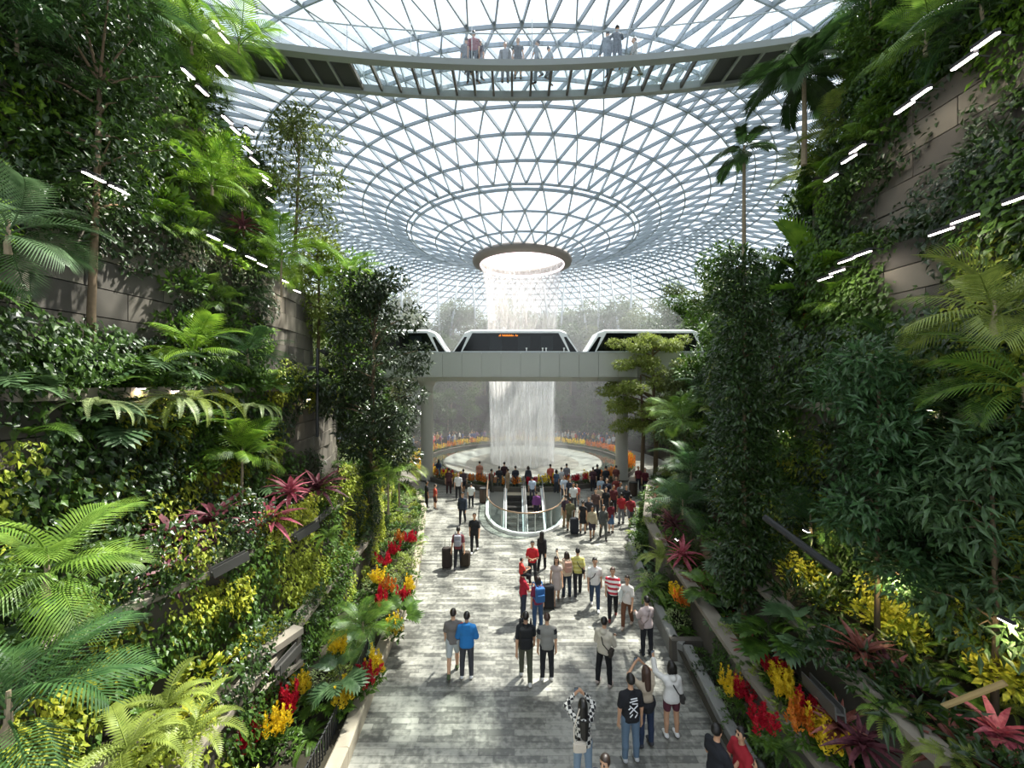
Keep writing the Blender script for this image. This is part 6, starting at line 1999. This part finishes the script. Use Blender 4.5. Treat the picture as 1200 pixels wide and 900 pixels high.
def fill_bed(line, side, tier, z, offs, kinds, step, ymin, ymax, s=1.0, off_j=.3):
    L = dense(line, .2)
    for off in offs:
        O = offset_line(L, -side * off)
        acc = rng.random() * step
        for a, b in zip(O, O[1:]):
            acc += math.hypot(b[0] - a[0], b[1] - a[1])
            if acc < step: continue
            acc = rng.normal() * .15 * step
            if not (ymin <= a[1] <= ymax): continue
            px, py = a[0] + rng.normal() * off_j * .3, a[1] + rng.normal() * off_j * .3
            if not vis(px, py, z + .5, 90) or exposed(px, py, z + .4, side) or (side > 0 and tier == 2 and lit_zone(px, py, z + .3)): continue
            ZONE[0] = py
            k = kinds[int(rng.integers(len(kinds)))]
            rz = rng.random() * 6.28; ss = s * (.75 + .5 * rng.random())
            if k == 'fern':
                lab, g = fill_label('bushy', 'fern', side, tier); plant('fern', FERNS[int(rng.integers(3))], (px, py, z), rz, ss, lab, 'fern', g)
            elif k == 'phil':
                lab, g = fill_label('lobed', 'philodendron', side, tier); plant('philodendron', PHILS[int(rng.integers(2))], (px, py, z), rz, ss, lab, 'plant', g)
            elif k == 'palm':
                lab, g = fill_label('feathery', 'palm', side, tier); plant('palm', PALMS[int(rng.integers(3))], (px, py, z), rz, ss * .85, lab, 'palm', g)
            elif k in ('cord', 'rust'):
                key = 'purple' if k == 'cord' else 'rust'
                lab, g = fill_label('dark red' if k == 'cord' else 'bronze', 'cordyline', side, tier); plant('cordyline', ROS[key], (px, py, z), rz, ss, lab, 'plant', g)
            else:
                lab, g = fill_label(WORD[k], 'shrub', side, tier)
                ms = BUSH[k]
                mono(SNAME[k], ms[int(rng.integers(len(ms)))], (px, py, z - .05), (0, 0, rz), ss, lab, 'shrub', g)
# left, sunny
fill_bed(PATH_L, -1, 0, .38, (.75, 1.35), ['olive', 'pale', 'mid', 'fern', 'phil', 'dark', 'lime'], .75, 6.8, 27, .72)
fill_wall(LW, -1, 0, ['mid', 'dark', 'lime'], 1.3, 26, 1.0, smul=.75)
fill_bed(LW[0][0], -1, 1, 1.65, (.35, .9), ['lime', 'mid', 'olive', 'yellow', 'fern'], .8, 5, 26, .75)
fill_wall(LW, -1, 1, ['lime', 'yellow', 'lime', 'mid', 'dark'], .95, 26, .95, smul=.8)
fill_bed(LW[1][0], -1, 2, 3.5, (.45, 1.0, 1.6), ['lime', 'pale', 'mid', 'dark', 'cord', 'olive', 'fern'], .85, 3.5, 25, .8)
fill_wall(LW, -1, 2, ['dark', 'mid', 'lime', 'yellow', 'dark', 'mid', 'dark'], 1.0, 24, 1.05, smul=.95)
fill_bed(LW[2][0], -1, 3, 7.3, (.3, .85), ['mid', 'dark', 'phil', 'phil', 'palm', 'fern', 'bright'], .85, 3, 24, .9)
fill_wall(LW, -1, 3, ['dark', 'mid', 'dark', 'bright', 'mid', 'dark'], 1.05, 22.5, 1.1)
fill_bed(LW[3][0], -1, 4, 11.5, (.3,), ['mid', 'palm', 'bright', 'fern', 'dark', 'palm'], .9, 3, 22, .95)
fill_wall(LW, -1, 4, ['dark', 'mid', 'bright', 'palm', 'mid', 'dark', 'mid'], 1.05, 19, 1.1)
fill_bed(LW[4][0], -1, 5, 15.5, (.3,), ['palm', 'mid', 'bright', 'palm', 'dark'], .95, 3, 19, 1.0)
fill_wall(LW, -1, 5, ['mid', 'bright', 'dark', 'palm', 'mid'], 1.1, 16, 1.1)
fill_bed(LW[5][0], -1, 6, 19.2, (.2,), ['palm', 'bright', 'mid'], 1.0, 5, 16, 1.0)
fill_wall(LW, -1, 3, ['dark', 'b_mid', 'b_dark', 'palm', 'b_bright', 'phil', 'b_long'], 1.3, 22, 1.3, smul=1.1)
fill_wall(LW, -1, 4, ['b_mid', 'b_bright', 'palm', 'b_long', 'fern', 'b_dark'], 1.4, 19, 1.3, smul=1.05)
fill_wall(LW, -1, 5, ['b_mid', 'b_bright', 'palm', 'palm'], 1.5, 16, 1.4, smul=1.05)
fill_wall(LW, -1, 2, ['dark', 'b_mid', 'fern', 'hang', 'b_lime', 'phil'], 1.4, 22, 1.3, smul=1.05)
fill_wall(RW, 1, 2, ['dark', 'b_dark', 'b_mid', 'b_long', 'fern'], 1.4, 22, 1.4, smul=1.1)
fill_wall(RW, 1, 3, ['dark', 'b_dark', 'mid', 'b_mid', 'palm', 'fern'], 1.4, 20, 1.3, smul=1.1)
fill_wall(RW, 1, 4, ['dark', 'b_dark', 'b_mid', 'palm', 'b_long'], 1.4, 16, 1.3, smul=1.1)
fill_wall(RW, 1, 5, ['dark', 'b_mid', 'palm', 'b_dark'], 1.5, 14, 1.4, smul=1.1)
# plants that spill over the copings
fill_bed(LW[1][0], -1, 2, 3.62, (-.02,), ['lime', 'fern', 'mid', 'olive', 'pale'], 1.0, 4, 24, .6)
fill_bed(LW[0][0], -1, 1, 1.72, (.0,), ['olive', 'fern', 'mid', 'lime'], 1.1, 8.8, 24, .55)
fill_bed(LW[2][0], -1, 3, 7.35, (-.12,), ['phil', 'fern', 'dark', 'mid', 'phil'], .8, 3, 20, .8)
fill_bed(PATH_L, -1, 0, .4, (.32,), ['olive', 'fern', 'pale', 'mid'], .8, 11.2, 27, .6)
fill_bed(RW[1][0], 1, 2, 2.72, (-.02,), ['fern', 'mid', 'dark', 'fern', 'fern'], .5, 4, 24, .7)
fill_bed(RW[0][0], 1, 1, 1.62, (.02,), ['fern', 'mid', 'olive'], 1.3, 7, 24, .5)
fill_bed(RW[2][0], 1, 3, 6.9, (-.12,), ['dark', 'fern', 'long', 'mid'], .8, 3, 20, .8)
fill_bed(PATH_R, 1, 0, .5, (.25,), ['fern', 'mid', 'pale'], .8, 11.5, 27, .6)
# right, shaded
fill_bed(PATH_R, 1, 0, .42, (.5,), ['mid', 'pale', 'fern', 'phil', 'olive', 'dark'], .6, 6.8, 27, .62)
fill_wall(RW, 1, 0, ['mid', 'dark'], 2.4, 26, 1.2, smul=.6)
fill_bed(RW[0][0], 1, 1, 1.55, (.3, .75), ['mid', 'dark', 'fern', 'phil', 'olive', 'rust'], .75, 4, 26, .72)
fill_wall(RW, 1, 1, ['mid', 'dark'], 1.9, 24, 1.2, smul=.6)
fill_bed(RW[1][0], 1, 2, 2.65, (.4, 1.0, 1.6), ['dark', 'mid', 'fern', 'phil', 'long', 'long', 'cord'], .8, 3.2, 24, .85)
fill_wall(RW, 1, 2, ['dark', 'mid', 'lime', 'dark', 'mid'], 1.0, 23, 1.05, smul=.95)
fill_bed(RW[2][0], 1, 3, 6.85, (.3, .8), ['dark', 'mid', 'long', 'palm', 'fern', 'phil'], .85, 3, 22, .9)
fill_wall(RW, 1, 3, ['dark', 'mid', 'dark', 'lime', 'mid'], 1.05, 21, 1.05)
fill_bed(RW[3][0], 1, 4, 10.75, (.3,), ['mid', 'dark', 'palm', 'fern', 'dark'], .85, 3, 19, .95)
fill_wall(RW, 1, 4, ['dark', 'mid', 'dark', 'mid', 'bright'], 1.05, 16, 1.1)
fill_bed(RW[4][0], 1, 5, 14.3, (.3,), ['palm', 'mid', 'dark', 'fern'], .9, 3, 16, 1.0)
fill_wall(RW, 1, 5, ['dark', 'mid', 'palm', 'dark'], 1.1, 14, 1.1)
fill_bed(RW[5][0], 1, 6, 18.9, (.2,), ['palm', 'dark', 'mid'], 1.0, 4, 14, 1.0)

# ---------------------------------------------------------------- trees on the bank behind the basin
FT = []
for j, (m, w_) in enumerate(((L_HAZE, .35), (L_MID, .4), (leafmat('leaf_forest_olive', '5a6a3a', '8c9660', .3), .3))):
    cl = clump_col(2.2, 6.2 + j, 1.7, 20, .75)
    cm = crown_mesh(cl, 75, .34, m, w_, flat=.6)
    tb = MB(); tb.tube([(0, 0, -.5), (.05, 0, 2), (-.05, .05, 4), (0, 0, 6)], [.14, .11, .08, .04], 6)
    for c, r in cl[::4]:
        tb.tube([(0, 0, max(1, c[2] - 1.2)), c], [.04, .02], 4)
    FT.append((tb.mesh('trunk', M_BARK_L), cm))
i = 0
for r_, n_, sc in ((15.0, 15, .8), (16.9, 17, 1.0), (19.8, 20, 1.15), (23.5, 24, 1.3), (27, 24, 1.35)):
    for k in range(n_):
        a = math.radians(2 + 176 * (k + .5 + .5 * (rng.random() - .5)) / n_)
        x, y_ = AX.x + r_ * math.cos(a), AX.y + r_ * math.sin(a)
        u = 600 + F * x / y_
        if not 330 < u < 900: continue
        t, cm = FT[int(rng.integers(3))]
        kind = int(rng.integers(3)); t, cm = FT[kind]
        e = empty('tree', (x, y_, bank_z(r_) - .1), rng.random() * 6, sc * (.85 + .3 * rng.random()))
        tag(e, '%s tree in the misty grove %s' % (('hazy green', 'mid green', 'pale olive')[kind], 'at the edge of the far crowd' if r_ < 18 else 'on the upper bank beyond the basin'), 'tree', '%s trees %s' % (('hazy', 'mid green', 'pale')[kind], 'near the far crowd' if r_ < 18 else 'on the upper bank'))
        obj('trunk', t, e); obj('crown', cm, e)
for k in range(46):
    a = math.radians(5 + 170 * (k + rng.random()) / 46); r_ = 13.9 + 1.2 * rng.random() + (3 if k % 3 == 0 else 0)
    x, y_ = AX.x + r_ * math.cos(a), AX.y + r_ * math.sin(a)
    if not 330 < 600 + F * x / y_ < 900: continue
    kk = ('dark', 'mid', 'long')[k % 3]
    mono('shrub', BUSH[kk][k % 2], (x, y_, bank_z(r_)), (0, 0, rng.random() * 6), 1.9, '%s shrub on the bank behind the far crowd' % WORD[kk], 'shrub', '%s shrubs behind the far crowd' % WORD[kk])
# side groves between the wall ends and the viaduct
for side, xs in ((-1, ((-8.6, 24.5, .3), (-10.5, 26.5, .6), (-12.5, 24, 3), (-12, 28, 1), (-15, 27, 3), (-10, 31.5, .5), (-13, 32, 1.2), (-16, 31, 4), (-18, 26, 6))),
                 (1, ((10.8, 23.0, .5), (12.5, 25, 1.5), (13.5, 22.5, 3), (14.5, 28, 1), (16, 25, 4), (12.8, 31.5, .5), (15, 33, 1.2), (18, 30, 4), (11.8, 27, .3)))):
    for k, (x, y_, z) in enumerate(xs):
        kind = k % 3; t, cm = FT[kind]
        e = empty('tree', (x, y_, z), k * 1.3, 1.0 + .12 * (k % 4))
        tag(e, '%s tree in the grove %s' % (('hazy green', 'mid green', 'pale olive')[kind], 'between the sunny wall end and the viaduct' if side < 0 else 'between the shaded wall end and the viaduct'), 'tree', '%s grove trees, %s' % (('hazy', 'mid green', 'pale')[kind], SIDEN[side]))
        obj('trunk', t, e); obj('crown', cm, e)

# ================================================================== GROW LAMPS
M_LAMP = mat('lamp_lens', 'fff4ee', 0.4, emit='fff0ee', estr=14)
M_LAMPB = mat('lamp_body', '3a3a3c', 0.5)
lamp_me = MB().box(-.2, .2, -.05, .05, 0, .07).mesh('housing', M_LAMPB)
lens_me = MB().box(-.19, .19, -.055, .04, -.025, .0).mesh('lens', M_LAMP)
def lamp(u, v, y_, ang, label, power=25, warm=(1, .9, .72), size=1.0):
    p = at(u, v, y_)
    e = empty('grow_lamp', p, ang, size); tag(e, label, 'lamp', 'grow lamps on the planted walls')
    obj('housing', lamp_me, e, rot=(.25, 0, 0)); obj('lens', lens_me, e, rot=(.25, 0, 0))
    MB().tube([(0, .03, .05), (0, .25, .12), (0, .5, .1)], .014, 5).build('bracket', M_LAMPB, e)
    ld = bpy.data.lights.new('lamp_light', 'SPOT'); ld.energy = power; ld.spot_size = 2.2; ld.spot_blend = .7; ld.color = warm; ld.shadow_soft_size = .08
    lo_ = bpy.data.objects.new('lamp_light', ld); COL.objects.link(lo_); lo_.parent = e; lo_.location = (0, .02, -.06); lo_.rotation_euler = (.75, 0, 0)
LL = [(255, 30, 'topmost'), (262, 44, 'topmost'), (220, 86, 'upper'), (237, 106, 'upper'), (266, 140, 'upper'), (276, 153, 'upper'), (290, 175, 'upper'), (298, 188, 'upper'), (309, 206, 'upper'), (313, 214, 'upper'), (317, 234, 'upper'),
      (110, 207, 'lower'), (140, 222, 'lower'), (250, 278, 'lower'), (269, 290, 'lower'), (294, 302, 'lower'), (307, 310, 'lower'), (333, 329, 'lower'), (348, 341, 'lower'),
      (260, 83, 'upper'), (292, 153, 'upper')]
for i, (u, v, row) in enumerate(LL):
    x = -8.5 if row == 'lower' else -9.1
    y_ = x * F / (u - 600)
    lamp(u, v, y_, PI / 2, 'lit grow lamp %d of the %s' % ((i + 1, 'upper sunny rows, counted from the bridge end') if row != 'lower' else (i - 10, 'lower sunny row, counted from the bare trunk')), 22)
LR = [(1130, 72), (1155, 48), (1060, 126), (1079, 110), (1005, 174), (995, 186), (974, 208), (1195, 232), (1103, 271), (1131, 256), (992, 305), (1011, 297), (967, 326), (981, 318)]
for i, (u, v) in enumerate(LR):
    x = 8.8 if i < 7 else 8.25
    lamp(u, v, x * F / (u - 600), -PI / 2, 'lit grow lamp on the shaded wall, number %d along the %s row' % ((i + 1, 'upper') if i < 7 else (i - 6, 'lower')), 12)
for i, (u, v, x, lab, pw) in enumerate(((165, 455, -7.7, 'under the ledge above golden leaves', 25), (205, 458, -7.7, 'under the ledge behind the fullest hanging fern', 25), (362, 468, -7.6, 'under the ledge by the pillar wall', 18),
                               (945, 622, 6.5, 'hidden in bright leaves below the black pipe', 170), (1040, 672, 6.5, 'behind the thin trunk in bright leaves', 170), (1180, 728, 6.7, 'behind the leaning tree', 130), (1090, 480, 7.5, 'under the shaded ledge', 20), (838, 560, 7.4, 'behind the column shaped tree', 20), (915, 505, 7.5, 'under the shaded ledge by the grassy palm', 20), (793, 632, 5.5, 'beside the red lit cordyline', 12))):
    lamp(u, v, x * F / (u - 600), PI / 2 if u < 600 else -PI / 2, 'small lit lamp %s' % lab, pw, (1, .82, .45), .45)
for (u, v, x, s_, key) in ((930, 672, 7.15, .75, 'yellow'), (955, 680, 7.2, .8, 'yellow'), (975, 705, 7.0, .7, 'lime'), (910, 668, 7.4, .7, 'lime'), (1020, 722, 7.2, .75, 'yellow'), (1045, 730, 7.25, .8, 'yellow'), (1062, 752, 7.1, .7, 'lime'), (1170, 790, 7.2, .7, 'yellow'), (1192, 800, 7.25, .75, 'yellow')):  # yellow and lime leaf colours stand in for lamp glow
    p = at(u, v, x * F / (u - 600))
    mono('golden_shrub', BUSH[key][0], (p.x, p.y, p.z - .1), (0, 0, u), s_, '%s shrub with painted lamp glow in the shaded bed, %s' % (WORD[key], 'below the black pipe' if u < 1000 else 'behind the thin trunk' if u < 1100 else 'at the leaning tree'), 'shrub', 'shrubs with painted lamp glow, shaded bed, zone %d' % (u // 100))
for (u, v, x, s_, key) in ((165, 495, -7.85, .8, 'yellow'), (205, 500, -7.85, .8, 'yellow'), (945, 668, 7.3, .8, 'yellow'), (925, 690, 7.3, .7, 'lime'), (1040, 705, 7.5, .85, 'yellow'), (1060, 730, 7.5, .7, 'lime'), (1175, 775, 7.6, .8, 'yellow'), (840, 600, 7.6, .8, 'lime'), (918, 530, 7.7, .6, 'yellow'), (280, 690, -6.0, .8, 'yellow'), (245, 700, -6.3, .7, 'yellow')):  # on the shaded side the yellow leaf colour paints in lamp glow
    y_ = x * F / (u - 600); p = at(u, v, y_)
    mono('pothos_vine', CLIMB[key][0], (p.x, p.y, p.z - .6), (0, 0, 0 if u < 600 else PI), s_, '%s climber coloured like lamp glow on the %s terraces' % (WORD[key], SIDEN[-1 if u < 600 else 1]), 'climber', 'lamp glow coloured %s climbers, %s' % (WORD[key], SIDEN[-1 if u < 600 else 1]))
